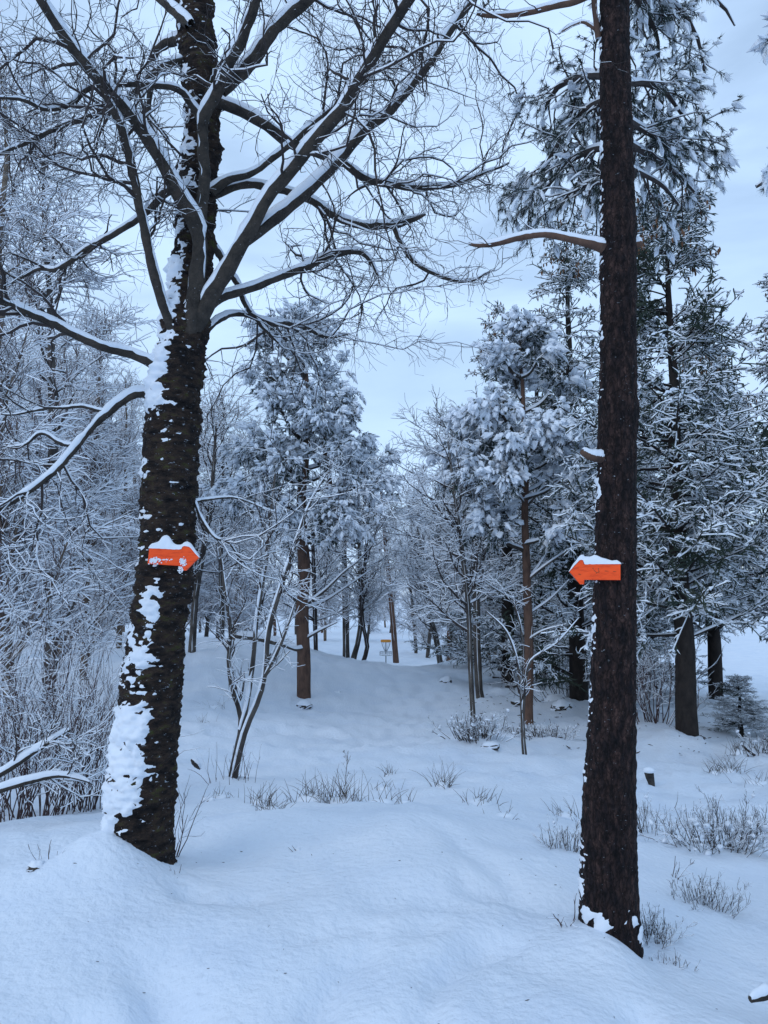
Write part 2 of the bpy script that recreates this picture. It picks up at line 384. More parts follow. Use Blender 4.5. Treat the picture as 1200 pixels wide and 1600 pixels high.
def snow_tube(name, pts, rad, parent, amount=0.75, thr=0.3):
    """ridge of snow lying along the top of one limb"""
    K = len(pts); T, sd, up = frames(pts[None]); T, sd, up = T[0], sd[0], up[0]
    hz = np.sqrt(np.clip(1 - T[:, 2] ** 2, 0, 1))
    n = fbm(np.c_[pts * 7], 3)
    a = amount * sstep(thr, thr + 0.35, hz) * (0.45 + 1.1 * n)
    a = np.where(vnoise(pts * 3.1 + 9) < 0.2, a * 0.3, a)
    a[0] *= .6; a[-1] *= .3
    S_ = 8; th = np.arange(S_) * 2 * math.pi / S_
    w = rad[:, None] * (0.93 + 0.12 * n[:, None]); h = rad * 0.35 + (0.003 + rad * 0.75) * a
    cen = pts + up * (rad * 0.42 + h * 0.25 - (a < 0.15) * rad * .6)[:, None]
    V = cen[:, None] + sd[:, None] * (w * np.cos(th))[..., None] + up[:, None] * (h[:, None] * np.sin(th))[..., None]
    V = V + (rng.random(V.shape) - .5) * 0.12 * rad[:, None, None]
    mb = MB(); mb.add(V, grid_faces(K, S_)); return mb.build(name, M['snow'], parent)

# ---- the big mossy tree
TB = 4.4
root = empty('mossy_tree', (0, 0, 0))
tag(root, 'big dark mossy tree with snow plastered bark, carrying the right-pointing orange arrow', 'tree')
tr = [(222, 1400, TB, 112), (222, 1365, TB, 100), (219, 1300, TB, 104), (221, 1240, TB, 104), (234, 1110, TB, 96), (244, 1000, TB, 90), (258, 900, TB, 88), (263, 800, TB, 88), (268, 700, TB, 89),
      (275, 600, TB, 86), (291, 500, TB, 76), (301, 400, TB + .05, 66), (309, 300, TB + .1, 64), (316, 200, TB + .15, 60), (310, 100, TB + .2, 59), (304, 0, TB + .25, 60), (300, -120, TB + .3, 54), (306, -300, TB + .4, 44)]
cl, rd = trace(tr, 60)
def relief_l(A, Sg, r):
    p = polar3(A, Sg, r, 9, 9)
    ridg = (fbm(polar3(A, Sg, r, 16, 42), 3) - .5)
    return (fbm(p, 3) - .5) * .05 + ridg * .05 + (fbm(polar3(A, Sg, r, 50, 90), 2) - .5) * .02
surf, nrm, A, Sg, rr_ = trunk_surface(cl, rd * .96, 84, 620, relief_l)
mb = MB(); mb.add(surf, grid_faces(*A.shape)); mb.build('trunk', M['moss_bark'], root)
# snow stuck on the bark: towards the left and the camera, in plastered patches and on every small ledge
pix = np.empty(A.shape + (2,))
c_, s_ = math.cos(PITCH), math.sin(PITCH)
d_ = surf - np.array([0, 0, CAMZ]); dep = d_[..., 1] * c_ + d_[..., 2] * s_
pix[..., 0] = 600 + FPX * d_[..., 0] / dep; pix[..., 1] = 800 - FPX * (d_[..., 2] * c_ - d_[..., 1] * s_) / dep
wind = np.clip(nrm @ norm(np.array([-0.62, -0.78, 0.0])), -1, 1)
hts = surf[..., 2]
def band(z0, z1, soft=.06): return sstep(z0 - soft, z0 + soft, hts) * (1 - sstep(z1 - soft, z1 + soft, hts))
zz = lambda py: P(240, py, TB - .1)[2]
leftness = nrm[..., 0]
n1_ = (fbm(polar3(A, Sg, rr_[:, None], 11, 11), 4) - .5) * 3.0
n2_ = (fbm(polar3(A, Sg, rr_[:, None], 30, 55) + 3, 3) - .5) * 3.0
n3_ = (fbm(polar3(A, Sg, rr_[:, None], 26, 26) + 8, 3) - .5) * 2.6
m = -0.80 + .45 * wind
m += 1.1 * band(zz(1258), zz(1112), .05) * sstep(.50, .10, leftness + .22 * n1_) * sstep(-.3, .3, wind)
m += 1.1 * band(zz(973), zz(918), .05) * sstep(.50, .10, np.abs(leftness + .05) + .25 * n1_) * sstep(.2, .6, wind)
m += 0.42 * band(zz(1125), zz(985)) * sstep(.65, .1, leftness + .35 * n1_) * sstep(.0, .5, wind)
m += 0.85 * band(zz(640), zz(385)) * sstep(.05, -.35, leftness + .25 * n1_) * sstep(-.1, .4, wind)
m += 0.35 * band(zz(385), zz(120)) * sstep(.25, -.3, leftness + .3 * n1_)
m += 0.9 * band(zz(1372), zz(1258), .03) * sstep(-.25, -.6, leftness + .15 * n1_)
m += .66 * n2_ * sstep(-.45, .3, wind) + .85 * n1_ + .25 * n3_
thick = np.clip(m, -.5, .8) * .022 + np.clip(m + .2, 0, 1) * n3_ * .010 - .002
stuck_snow('trunk_snow', surf, nrm, thick, root)

Tb = TB
LIMBS = [  # (px, py, Y, width) rows
    [(286, 600, Tb + .03, 30), (295, 540, Tb - .05, 36), (302, 490, Tb - .11, 38), (309, 430, Tb - .15, 36), (311, 370, Tb - .17, 34), (300, 335, Tb - .2, 32), (262, 275, Tb - .3, 28), (225, 210, Tb - .38, 26), (165, 138, Tb - .5, 25), (120, 85, Tb - .6, 23), (80, 28, Tb - .7, 22), (30, -50, Tb - .85, 18), (-40, -160, Tb - 1, 10)],
    [(311, 370, Tb - .16, 26), (318, 280, Tb - .15, 25), (318, 200, Tb - .16, 24), (342, 140, Tb - .2, 24), (360, 95, Tb - .22, 25), (386, 45, Tb - .25, 22), (405, -10, Tb - .3, 18), (430, -120, Tb - .4, 9)],
    [(345, 140, Tb - .1, 34), (385, 105, Tb - .1, 30), (430, 45, Tb - .1, 27), (480, 0, Tb - .1, 26), (560, -70, Tb - .1, 20), (660, -170, Tb, 9)],
    [(283, 575, Tb + .02, 22), (270, 520, Tb - .1, 22), (245, 440, Tb - .2, 20), (222, 350, Tb - .3, 19), (212, 295, Tb - .36, 19), (200, 240, Tb - .4, 18), (183, 190, Tb - .45, 18), (166, 152, Tb - .5, 15), (157, 133, Tb - .52, 12)],
    [(258, 590, Tb - .05, 22), (240, 572, Tb - .1, 21), (200, 552, Tb - .15, 19), (150, 537, Tb - .25, 18), (100, 516, Tb - .3, 17), (50, 492, Tb - .4, 16), (0, 470, Tb - .5, 14), (-80, 440, Tb - .7, 9)],
    [(245, 622, Tb, 20), (215, 614, Tb - .02, 18), (185, 630, Tb - .05, 16), (150, 662, Tb - .1, 15), (110, 708, Tb - .18, 13), (60, 757, Tb - .25, 12), (0, 797, Tb - .35, 10), (-70, 835, Tb - .5, 6)],
    [(285, 580, Tb + .03, 36), (300, 520, Tb - .04, 40), (322, 478, Tb - .12, 35), (358, 415, Tb - .2, 32), (385, 375, Tb - .25, 31), (408, 330, Tb - .3, 27), (440, 283, Tb - .35, 27), (490, 222, Tb - .42, 27), (540, 160, Tb - .5, 26), (575, 100, Tb - .55, 25), (605, 55, Tb - .6, 24), (640, 0, Tb - .7, 22), (700, -110, Tb - .9, 12)],
    [(385, 375, Tb - .25, 24), (420, 350, Tb - .2, 24), (470, 310, Tb - .12, 24), (525, 255, Tb, 22), (565, 210, Tb + .05, 21), (620, 160, Tb + .1, 20), (670, 98, Tb + .15, 18), (710, 40, Tb + .2, 16), (745, -10, Tb + .25, 14), (800, -100, Tb + .3, 8)],
    [(315, 490, Tb, 22), (345, 466, Tb + .05, 18), (395, 448, Tb + .1, 17), (460, 425, Tb + .2, 16), (515, 402, Tb + .3, 15), (555, 394, Tb + .35, 13), (575, 405, Tb + .37, 9), (595, 437, Tb + .4, 5)],
    [(330, 155, Tb + .1, 26), (372, 172, Tb + .15, 24), (415, 193, Tb + .2, 24), (450, 222, Tb + .3, 23), (500, 240, Tb + .4, 18), (540, 258, Tb + .5, 16), (570, 280, Tb + .6, 15), (625, 292, Tb + .75, 14), (690, 292, Tb + .9, 12), (745, 275, Tb + 1, 8), (795, 255, Tb + 1.1, 4)],
    [(330, 300, Tb + .05, 22), (360, 280, Tb + .05, 17), (400, 267, Tb + .05, 14), (445, 232, Tb + .05, 13), (490, 195, Tb + .05, 13), (545, 147, Tb + .05, 10), (610, 95, Tb + .1, 5)],
    [(333, 305, Tb + .1, 20), (385, 288, Tb + .15, 17), (440, 297, Tb + .2, 16), (490, 315, Tb + .3, 16), (525, 338, Tb + .4, 16), (570, 351, Tb + .45, 16), (615, 352, Tb + .5, 16), (645, 342, Tb + .5, 12), (665, 335, Tb + .52, 5)],
    [(615, 355, Tb + .48, 11), (630, 385, Tb + .5, 10), (655, 415, Tb + .55, 9), (700, 435, Tb + .6, 8), (735, 438, Tb + .7, 6), (765, 425, Tb + .75, 3)],
    [(318, 195, Tb - .08, 18), (300, 165, Tb - .1, 15), (275, 140, Tb - .15, 14), (235, 132, Tb - .2, 13), (180, 133, Tb - .3, 12), (140, 138, Tb - .35, 12), (112, 162, Tb - .4, 11), (70, 170, Tb - .5, 9), (30, 153, Tb - .6, 8), (-20, 150, Tb - .7, 4)],
    [(285, 95, Tb + .15, 20), (255, 105, Tb + .1, 17), (232, 122, Tb + .1, 15), (195, 155, Tb + .1, 14), (150, 178, Tb + .1, 13), (100, 198, Tb + .1, 11), (45, 220, Tb + .1, 9), (-10, 245, Tb + .1, 5)],
    [(285, 295, Tb + .05, 22), (260, 300, Tb + .1, 18), (232, 328, Tb + .15, 15), (200, 355, Tb + .2, 13), (145, 383, Tb + .3, 12), (90, 420, Tb + .35, 11), (60, 418, Tb + .4, 8), (20, 445, Tb + .4, 4)],
    [(300, 55, Tb + .25, 24), (262, 68, Tb + .35, 20), (242, 85, Tb + .4, 18), (238, 115, Tb + .45, 14), (230, 160, Tb + .5, 12), (235, 190, Tb + .5, 8), (250, 215, Tb + .5, 4)],
    [(333, 385, Tb + .1, 16), (350, 408, Tb + .2, 14), (368, 440, Tb + .25, 12), (385, 480, Tb + .3, 10), (405, 505, Tb + .35, 8), (440, 540, Tb + .4, 4)],
    [(318, 520, Tb + .1, 13), (345, 498, Tb + .25, 12), (380, 490, Tb + .4, 11), (430, 505, Tb + .5, 12), (470, 512, Tb + .6, 11), (510, 528, Tb + .65, 8), (545, 522, Tb + .7, 3)],
    [(302, 785, Tb, 7), (330, 778, Tb + .05, 5.5), (360, 776, Tb + .1, 4.5), (390, 784, Tb + .15, 3.5), (430, 800, Tb + .2, 2)],
    [(303, 782, Tb, 7), (315, 810, Tb, 6), (335, 838, Tb, 5), (360, 850, Tb + .05, 4), (385, 885, Tb + .1, 2)],
    [(168, 645, Tb - .08, 8), (130, 636, Tb - .08, 7), (85, 640, Tb - .05, 6), (20, 648, Tb, 4), (-20, 640, Tb, 2)],
    [(120, 700, Tb - .15, 9), (95, 690, Tb - .15, 8), (65, 678, Tb - .15, 7), (40, 695, Tb - .15, 5), (10, 700, Tb - .15, 3)],
    [(300, 20, Tb + .2, 22), (350, -30, Tb + .4, 20), (430, -90, Tb + .7, 14), (540, -150, Tb + 1, 6)],
    [(296, 40, Tb + .1, 22), (240, -10, Tb + .2, 18), (170, -60, Tb + .3, 12), (60, -130, Tb + .4, 6)],
]
LP, LR = [], []
for k, rows in enumerate(LIMBS):
    p_, r_ = trace(rows, 34); r_ = r_ * .82
    p_ = p_ + (np.stack([fbm(p_ * 5 + 3, 2), fbm(p_ * 5 + 31, 2), fbm(p_ * 5 + 57, 2)], 1) - .5) * 0.035 * sstep(0, .2, np.linspace(0, 1, 34))[:, None]
    LP.append(p_); LR.append(r_)
    b_ = MB(); tube(b_, p_, r_ * .92, 10, cap=True, rough=.26)
    bo = b_.build('branch', M['limb'], root)
    snow_tube('branch_snow', p_, r_ * .92, bo, .95, .2)
LP, LR = np.array(LP), np.array(LR)
b_ = MB()
l1, r1, _, _ = grow(LP, LR, 215, (.40, .99), (30, 75), (.30, 1.15), 10, .30, .01, .45, .35, .009, rmin=.0045)
tube(b_, l1, r1, 5, snow=1.0)
l2, r2, _, _ = grow(l1, r1, 1750, (.1, 1), (25, 70), (.12, .42), 6, .40, -.01, .6, .5, .0034, rmin=.0022)
tube(b_, l2, r2, 4, snow=.8)
l2b, r2b, _, _ = grow(LP, LR, 430, (.5, 1), (30, 80), (.12, .5), 6, .34, -.01, .3, .5, .0036, rmin=.0024)
tube(b_, l2b, r2b, 4, snow=.8)
l3, r3, _, _ = grow(np.concatenate([l2, l2b]), np.concatenate([r2, r2b]), 7400, (.1, 1), (20, 65), (.05, .19), 4, .46, -.02, .7, .6, .0017, rmin=.0012)
tube(b_, l3, r3, 4, snow=.35, snowmask=(rng.random(len(l3)) < .45) * 1.)
b_.build('twigs', [M['twig'], M['snow']], root, smooth=False)

# ---- the tall pine on the other side
PB = 3.75
root = empty('pine_tree', (0, 0, 0))
tag(root, 'straight reddish brown pine trunk carrying the left-pointing orange arrow', 'tree')
tr = [(952, 1500, PB, 98), (952, 1440, PB, 90), (951, 1380, PB, 86), (952, 1250, PB, 79), (957, 1100, PB, 70), (961, 900, PB, 65), (964, 700, PB, 61), (966, 640, PB, 63), (966, 600, PB, 59), (966, 500, PB, 57), (966, 385, PB, 59), (965, 300, PB, 55), (961, 100, PB, 50), (960, 0, PB, 49), (957, -200, PB, 45), (955, -500, PB + .1, 36)]
cl2, rd2 = trace(tr, 60)
def relief_r(A, Sg, r):
    a = fbm(polar3(A, Sg, r, 34, 17), 3); b = fbm(polar3(A, Sg, r, 70, 45), 2)
    return (np.abs(a - .5) * 2) * .013 + (b - .5) * .010 - .004
surf, nrm, A, Sg, rr_ = trunk_surface(cl2, rd2, 76, 520, relief_r)
mb = MB(); mb.add(surf, grid_faces(*A.shape)); mb.build('trunk', M['pine_bark'], root)
hts = surf[..., 2]; leftness = nrm[..., 0]
spk = (fbm(polar3(A, Sg, rr_[:, None], 36, 95), 3) - .5) * 3; big = (fbm(polar3(A, Sg, rr_[:, None], 9, 6) + 5, 2) - .5) * 3
m = -.98 + .62 * spk + .42 * big + .75 * sstep(-.8, -1., leftness) + 1.1 * band(P(950, 1475, PB)[2], P(950, 1402, PB)[2], .03) * sstep(-.1, .6, (fbm(polar3(A, Sg, rr_[:, None], 14, 14) + 2, 3) - .5) * 3)
stuck_snow('trunk_snow', surf, nrm, np.clip(m, -.4, .4) * .022, root)
DEAD = [
    [(945, 388, PB - .02, 20), (915, 379, PB - .02, 14), (880, 371, PB, 12), (850, 366, PB + .02, 11), (810, 372, PB + .05, 10), (770, 382, PB + .07, 8), (745, 383, PB + .1, 7), (732, 380, PB + .1, 4)],
    [(945, -25, PB, 16), (905, 0, PB, 12), (870, 9, PB, 10), (820, 21, PB + .05, 9), (780, 25, PB + .05, 8), (757, 24, PB + .05, 7), (745, 22, PB + .05, 4)],
    [(945, 718, PB - .03, 15), (925, 714, PB - .05, 12), (914, 709, PB - .06, 11), (909, 706, PB - .07, 8)],
    [(935, 60, PB, 10), (931, 30, PB - .02, 9), (928, 0, PB - .02, 9), (925, -60, PB - .02, 8)],
    [(948, 60, PB, 7), (915, 36, PB, 5), (900, 38, PB, 4), (885, 45, PB - .02, 3.5), (873, 53, PB - .02, 3)],
    [(980, 386, PB, 14), (998, 381, PB, 12), (1003, 380, PB, 8)],
    [(975, 300, PB, 12), (992, 105, PB + .02, 10), (996, 100, PB + .02, 6)],
]
DEAD.pop()
for rows in DEAD:
    p_, r_ = trace(rows, 24); b_ = MB(); tube(b_, p_, r_, 10, cap=True, rough=.12); bo = b_.build('branch', M['red_bark'], root)
    snow_tube('branch_snow', p_, r_, bo, 1.1)
    if len(rows) > 5:
        w_ = MB(); t1_, q1_, _, _ = grow(p_[None], r_[None], 7, (.3, 1), (30, 70), (.06, .25), 6, .3, 0, .3, .4, .004, rmin=.0025); tube(w_, t1_, q1_, 4, snow=.8)
        t2_, q2_, _, _ = grow(t1_, q1_, 16, (.3, 1), (25, 60), (.04, .1), 4, .3, 0, .6, .6, .002, rmin=.0015); tube(w_, t2_, q2_, 4); w_.build('twigs', [M['twig'], M['snow']], bo, smooth=False)

def tufts(mb, tips, dirs, ln, nn, needle=1, snow=2, wid=.0035, spread=.55, snowy=.7, droop=.6, blob=.35, hsort=True, wht=.22):
    """bundles of needles at branch tips with the snow caught in them"""
    n = len(tips); d = norm(dirs + np.array([0, 0, -droop]))
    q = norm(d[:, None] + rng.normal(size=(n, nn, 3)) * spread)
    L = ln[:, None, None] * rng.uniform(.6, 1.1, (n, nn, 1))
    st = tips[:, None] - d[:, None] * ln[:, None, None] * rng.uniform(0, .6, (n, nn, 1))
    sd = norm(np.cross(q, rng.normal(size=q.shape))) * wid
    V = np.stack([st - sd, st + sd, st + q * L], 2)
    mt = np.where(rng.random((n, nn)) < wht * snowy, snow, needle)
    mb.add(V, np.arange(n * nn * 3).reshape(-1, 3), mt.reshape(-1))
    zr = (tips[:, 2] - tips[:, 2].mean()) / (tips[:, 2].std() + 1e-6)
    k = (zr * .9 + rng.normal(size=n) * .55) > np.quantile(zr * .9 + rng.normal(size=n) * .55, 1 - snowy) if hsort else rng.random(n) < snowy
    if k.any():
        t0 = tips[k] - d[k] * ln[k][:, None] * .5; dd = d[k]; l_ = ln[k]
        u = np.linspace(0, 1, 4)
        p = t0[:, None] + dd[:, None] * (l_[:, None] * u * 1.6)[..., None] + np.array([0, 0, 1.]) * (l_ * .14)[:, None, None]
        r = l_[:, None] * blob * np.array([.3, 1., .85, .1]) * rng.uniform(.55, 1.35, (k.sum(), 4)) * rng.uniform(.5, 1.4, (k.sum(), 1))
        tube(mb, p, r, 5, mat=snow, rough=.35)

# needled boughs of that pine, hanging behind the trunk
BOUGH = [
    [(968, 120, PB + .1, 16), (930, 118, PB + .4, 13), (900, 122, PB + .7, 11), (868, 140, PB + .9, 8), (850, 175, PB + 1, 4)],
    [(966, 150, PB + .1, 14), (920, 170, PB + .5, 12), (880, 215, PB + .8, 9), (845, 270, PB + 1, 4)],
    [(966, 230, PB + .1, 14), (925, 235, PB + .5, 11), (880, 260, PB + .8, 8), (840, 315, PB + 1, 4)],
    [(966, 290, PB + .1, 12), (930, 285, PB + .4, 10), (895, 300, PB + .6, 7), (870, 330, PB + .7, 4)],
    [(968, 130, PB + .1, 14), (1005, 130, PB + .4, 11), (1040, 145, PB + .6, 8), (1065, 180, PB + .7, 4)],
    [(968, 180, PB + .1, 14), (1010, 205, PB + .5, 12), (1050, 225, PB + .8, 9), (1090, 240, PB + 1, 5)],
    [(968, 215, PB + .1, 13), (1010, 240, PB + .6, 11), (1050, 265, PB + .9, 8), (1085, 300, PB + 1, 4)],
    [(968, 255, PB + .1, 12), (1000, 270, PB + .5, 9), (1035, 290, PB + .7, 7), (1060, 320, PB + .8, 4)],
    [(964, -60, PB, 14), (1010, -30, PB + .4, 12), (1060, 10, PB + .7, 9), (1090, 60, PB + .8, 6), (1100, 110, PB + .8, 4)],
    [(964, -80, PB, 14), (1020, -50, PB + .4, 12), (1090, -20, PB + .8, 9), (1130, 10, PB + .9, 6), (1148, 40, PB + .9, 3)],
    [(964, -40, PB, 12), (995, 0, PB + .4, 10), (1025, 50, PB + .6, 7), (1030, 100, PB + .6, 4)],
]
def needled_crown(paths, K, parent, n1, n2, ltuft, nn, mats, wid, name='crown', l1=(.25, .6), l2=(.1, .25), t1=(.3, 1), snowy=.7, rm1=.006, rm2=.003, blob=.35, up=-.05, spread=.55, droop=.6, wht=.22, hsort=True):
    bp, br = zip(*[trace(r, K) for r in paths]); bp, br = np.array(bp), np.array(br)
    b = MB(); tube(b, bp, br, 7, snow=.9, snowmat=2)
    c1, q1, _, _ = grow(bp, br, n1, t1, (25, 70), l1, 6, .22, up, .5, .5, rm1, rmin=rm1 * .5); tube(b, c1, q1, 4, snow=1.3, snowmat=2)
    c2, q2, _, _ = grow(c1, q1, n2, (.25, 1), (20, 60), l2, 4, .2, up, .6, .6, rm2, rmin=rm2 * .6); tube(b, c2, q2, 4, snow=1.3, snowmat=2)
    tp = np.concatenate([c2[:, -1], c1[:, -1], c2[:, 2]]); td = norm(np.concatenate([c2[:, -1] - c2[:, -2], c1[:, -1] - c1[:, -2], c2[:, 2] - c2[:, 1]]))
    tufts(b, tp, td, rng.uniform(ltuft[0], ltuft[1], len(tp)), nn, wid=wid, snowy=snowy, blob=blob, spread=spread, droop=droop, wht=wht, hsort=hsort)
    return b.build(name, mats, parent, smooth=False)
needled_crown(BOUGH, 14, root, 190, 1250, (.035, .065), 20, [M['twig'], M['needle'], M['snow']], .0018, name='needle_boughs', l1=(.15, .42), l2=(.05, .15), t1=(.2, 1), snowy=.28, rm1=.006, rm2=.003, blob=.26, up=-.12, spread=.5, droop=.8, wht=.3, hsort=False)

root = empty('pine_tree', (0, 0, 0))
tag(root, 'pine whose snowy branch tips reach in from the picture edge beside the sky', 'tree')
p_, r_ = trace([(1400, 1500, 4.3, 90), (1400, 900, 4.3, 80), (1395, 300, 4.3, 64), (1395, -300, 4.3, 50)], 20)
b_ = MB(); tube(b_, p_, r_, 24, rough=.08); b_.build('trunk', M['pine_bark'], root)
needled_crown([[(1395, 230, 4.3, 18), (1320, 235, 4.2, 14), (1250, 255, 4.1, 11), (1205, 278, 4.1, 8), (1182, 292, 4.1, 5)], [(1395, 20, 4.3, 16), (1300, 30, 4.2, 12), (1230, 52, 4.2, 8), (1203, 64, 4.2, 4)],
               [(1395, 120, 4.3, 16), (1450, 130, 4.2, 12), (1520, 160, 4.2, 8), (1560, 190, 4.2, 4)]], 14, root, 46, 190, (.05, .09), 26, [M['twig'], M['needle'], M['snow']], .0018, name='needle_boughs', l1=(.06, .2), l2=(.04, .09), snowy=.9, blob=.32, up=-.05, spread=.35, droop=.5)

# ---- arrow signs
def arrow(name, label, pts, y_of, mark):
    f = np.array([P(a, b, y_of(a)) for a, b in pts]); n = len(f)
    e1 = norm(f[n // 2] - f[0]); nv = norm(np.cross(f[1] - f[0], f[-1] - f[0])); nv = nv if nv[1] > 0 else -nv
    root = empty(name, tuple(f.mean(0)))
    o = f.mean(0); f = f - o
    b = MB(); bk = f + nv * .022
    ins = f * .992 - nv * .0012
    V = np.vstack([f, bk, ins]); i = np.arange(n); j = (i + 1) % n
    b.add(V, np.stack([i, j, j + n, i + n], 1)); b.add(V, np.stack([i, j, j + 2 * n, i + 2 * n], 1))
    me = b
    me.add(ins, [list(range(n))]); me.add(bk, [list(range(n))[::-1]])
    me.build('board', M['orange'], root, smooth=False)
    tag(root, label, 'arrow sign')
    return root, o, nv, f
yl = lambda px: 4.19
AL = [(233.3, 856), (283.4, 858.3), (285.2, 853), (295.7, 853.2), (310.9, 870.6), (289.8, 891.6), (282.3, 891), (280.5, 884.2), (230.6, 880.9)]
ra_, oa, na_, fa = arrow('arrow_sign', 'orange wooden arrow board pointing right, on the mossy tree', AL, yl, 0)
yr = lambda px: 3.665 - (px - 930) * .0011
AR = [(889.3, 893.1), (906.8, 874.1), (911.1, 874.1), (911.8, 881.1), (969.2, 880.6), (969.2, 906.3), (912.6, 905.9), (912, 912.9), (906.2, 912.9)]
rb_, ob, nb_, fb = arrow('arrow_sign', 'orange wooden arrow board pointing left, on the reddish pine', AR, yr, 0)

def snow_cap(root, o, rows, yf, nv):
    """rows of (px, py_bottom, py_top): a rounded loaf of snow along the top edge of the board"""
    q = resample(np.array(rows, float), 30); b = MB(); V = []
    th = np.linspace(0, math.pi, 9)
    for px, y0, y1 in q:
        lo = P(px, y0 + .6, yf(px)) - o; hi = P(px, y1, yf(px)) - o; h = max(hi[2] - lo[2], .002)
        for a in th:
            V.append(lo + nv * (.012 - math.cos(a) * .0155) + np.array([0, 0, 1]) * (h * math.sin(a) ** .6) + (rng.random(3) - .5) * .0016)
    ii = np.arange(29)[:, None] * 9; jj = np.arange(8)[None]
    b.add(V, np.stack([ii + jj, ii + jj + 1, ii + jj + 10, ii + jj + 9], -1).reshape(-1, 4))
    b.add(V, [list(range(9))]); b.add(V, [list(range(29 * 9, 30 * 9))])
    return b.build('snow_cap', M['snow'], root)
snow_cap(ra_, oa, [(232, 856, 855), (236, 856.2, 849), (246, 856.6, 846), (252, 857, 838), (258, 857.2, 835.5), (264, 857.5, 839), (270, 857.9, 848), (278, 858, 851), (283, 858, 850), (286, 853, 848), (291, 853, 845.5), (297, 854.5, 848.5), (304, 863, 858), (311, 870.5, 869)], yl, na_)
snow_cap(rb_, ob, [(889, 893, 891.5), (894, 887.5, 883), (900, 881, 875), (906, 874.6, 867.5), (911, 874.5, 866.5), (914, 881, 869), (922, 881, 869.5), (930, 881, 866.5), (938, 880.9, 870), (948, 880.8, 873), (956, 880.7, 875.5), (964, 880.6, 875), (970, 880.6, 879)], yr, nb_)
b_ = MB()                                                       # frost stuck on the lower half of the first board
for cx, cy, sx, sy, n in [(241, 875.5, 7.5, 3.2, 110), (262, 875, 9, 1.6, 16), (286, 878, 4.5, 4.5, 60), (281, 890, 4, 4, 34)]:
    for _ in range(n):
        a = P(cx + rng.normal() * sx * .6, cy + rng.normal() * sy * .6, 4.1885) - oa; s = rng.uniform(.0015, .0055)
        h = np.array([[s * math.cos(t), -.0012 * (k % 2), s * .8 * math.sin(t)] for k, t in enumerate(np.arange(6) * math.pi / 3)]) + a
        b_.add(np.vstack([h, a + [0, -.003, 0]]), [[k, (k + 1) % 6, 6] for k in range(6)])
b_.build('frost', M['snow'], ra_)['kind'] = 'stuff'
for (x0, y0, x1, y1, w) in [(928, 891, 933, 895, 1.3), (931, 896, 937, 893, 1.2), (935, 887.5, 936, 896, 1.1), (926, 887.5, 927.5, 889.5, 1.4), (904, 897, 908, 898, 1.6), (945, 892, 951, 892.6, 1), (958, 893, 963, 893, 1)]:
    a, c = P(x0, y0, yr(x0) - .0024) - ob, P(x1, y1, yr(x1) - .0024) - ob; t = norm(c - a); u = np.cross(t, nb_) * w * .5 * 3.66 / FPX
    b_ = MB(); b_.add([a - u, c - u * .6, c + u * .6, a + u], [[0, 1, 2, 3]]); b_.build('stain', M['stain'], rb_)

# ------------------------------------------------------------------ tree kinds for the wood
def place(name, label, cat, group, parts, loc, rz, sc, tilt=(0, 0)):
    o = empty(name, tuple(loc), rz, sc, tilt); tag(o, label, cat, group)
    for n, me in parts: link(n, me, o)
    return o

def bare_tree(height, n1, n2, n3, rb, bark, spread=(30, 55), l1=(.9, 2.4), wigt=.05, t0=.07, up1=.05, twr=.0055):
    K = 14; tr = np.zeros((1, K, 3)); tr[0, :, 2] = np.linspace(-.3, height, K)
    tr[0, 1:, :2] += np.cumsum(rng.normal(size=(K - 1, 2)) * wigt * height / 10, 0)
    rd = (rb * (1 - np.linspace(0, 1, K)) ** .8 + .012)[None]
    t = MB(); tube(t, tr, rd, 10, rough=.15)
    a, ra_, _, _ = grow(tr, rd, n1, (t0, .98), spread, l1, 8, .13, up1, .42, .3, .045, lambda u: 1.15 - .85 * u, rmin=.010)
    tube(t, a, ra_, 5, snow=.9)
    b, rb_, _, _ = grow(a, ra_, n2, (.12, 1), (25, 60), (.35, 1.0), 6, .2, .0, .5, .45, .012, rmin=.007)
    c, rc, _, _ = grow(b, rb_, n3, (.1, 1), (20, 65), (.15, .5), 3, .3, -.03, .6, .7, .008, rmin=twr)
    w = MB(); tube(w, b, rb_, 4, snow=2.6); tube(w, c, rc, 4, snow=3.2)
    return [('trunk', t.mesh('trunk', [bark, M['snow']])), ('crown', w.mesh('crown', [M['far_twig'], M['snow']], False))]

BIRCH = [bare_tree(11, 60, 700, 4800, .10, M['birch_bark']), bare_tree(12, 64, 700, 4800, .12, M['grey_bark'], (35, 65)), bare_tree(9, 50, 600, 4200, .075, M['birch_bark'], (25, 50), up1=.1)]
THIN = [bare_tree(10, 34, 320, 2200, .09, M['grey_bark'], (40, 75), (.6, 1.8), .07, .12, .02), bare_tree(11, 30, 300, 2000, .12, M['red_bark'], (50, 80), (.6, 1.6), .05, .2, .0)]

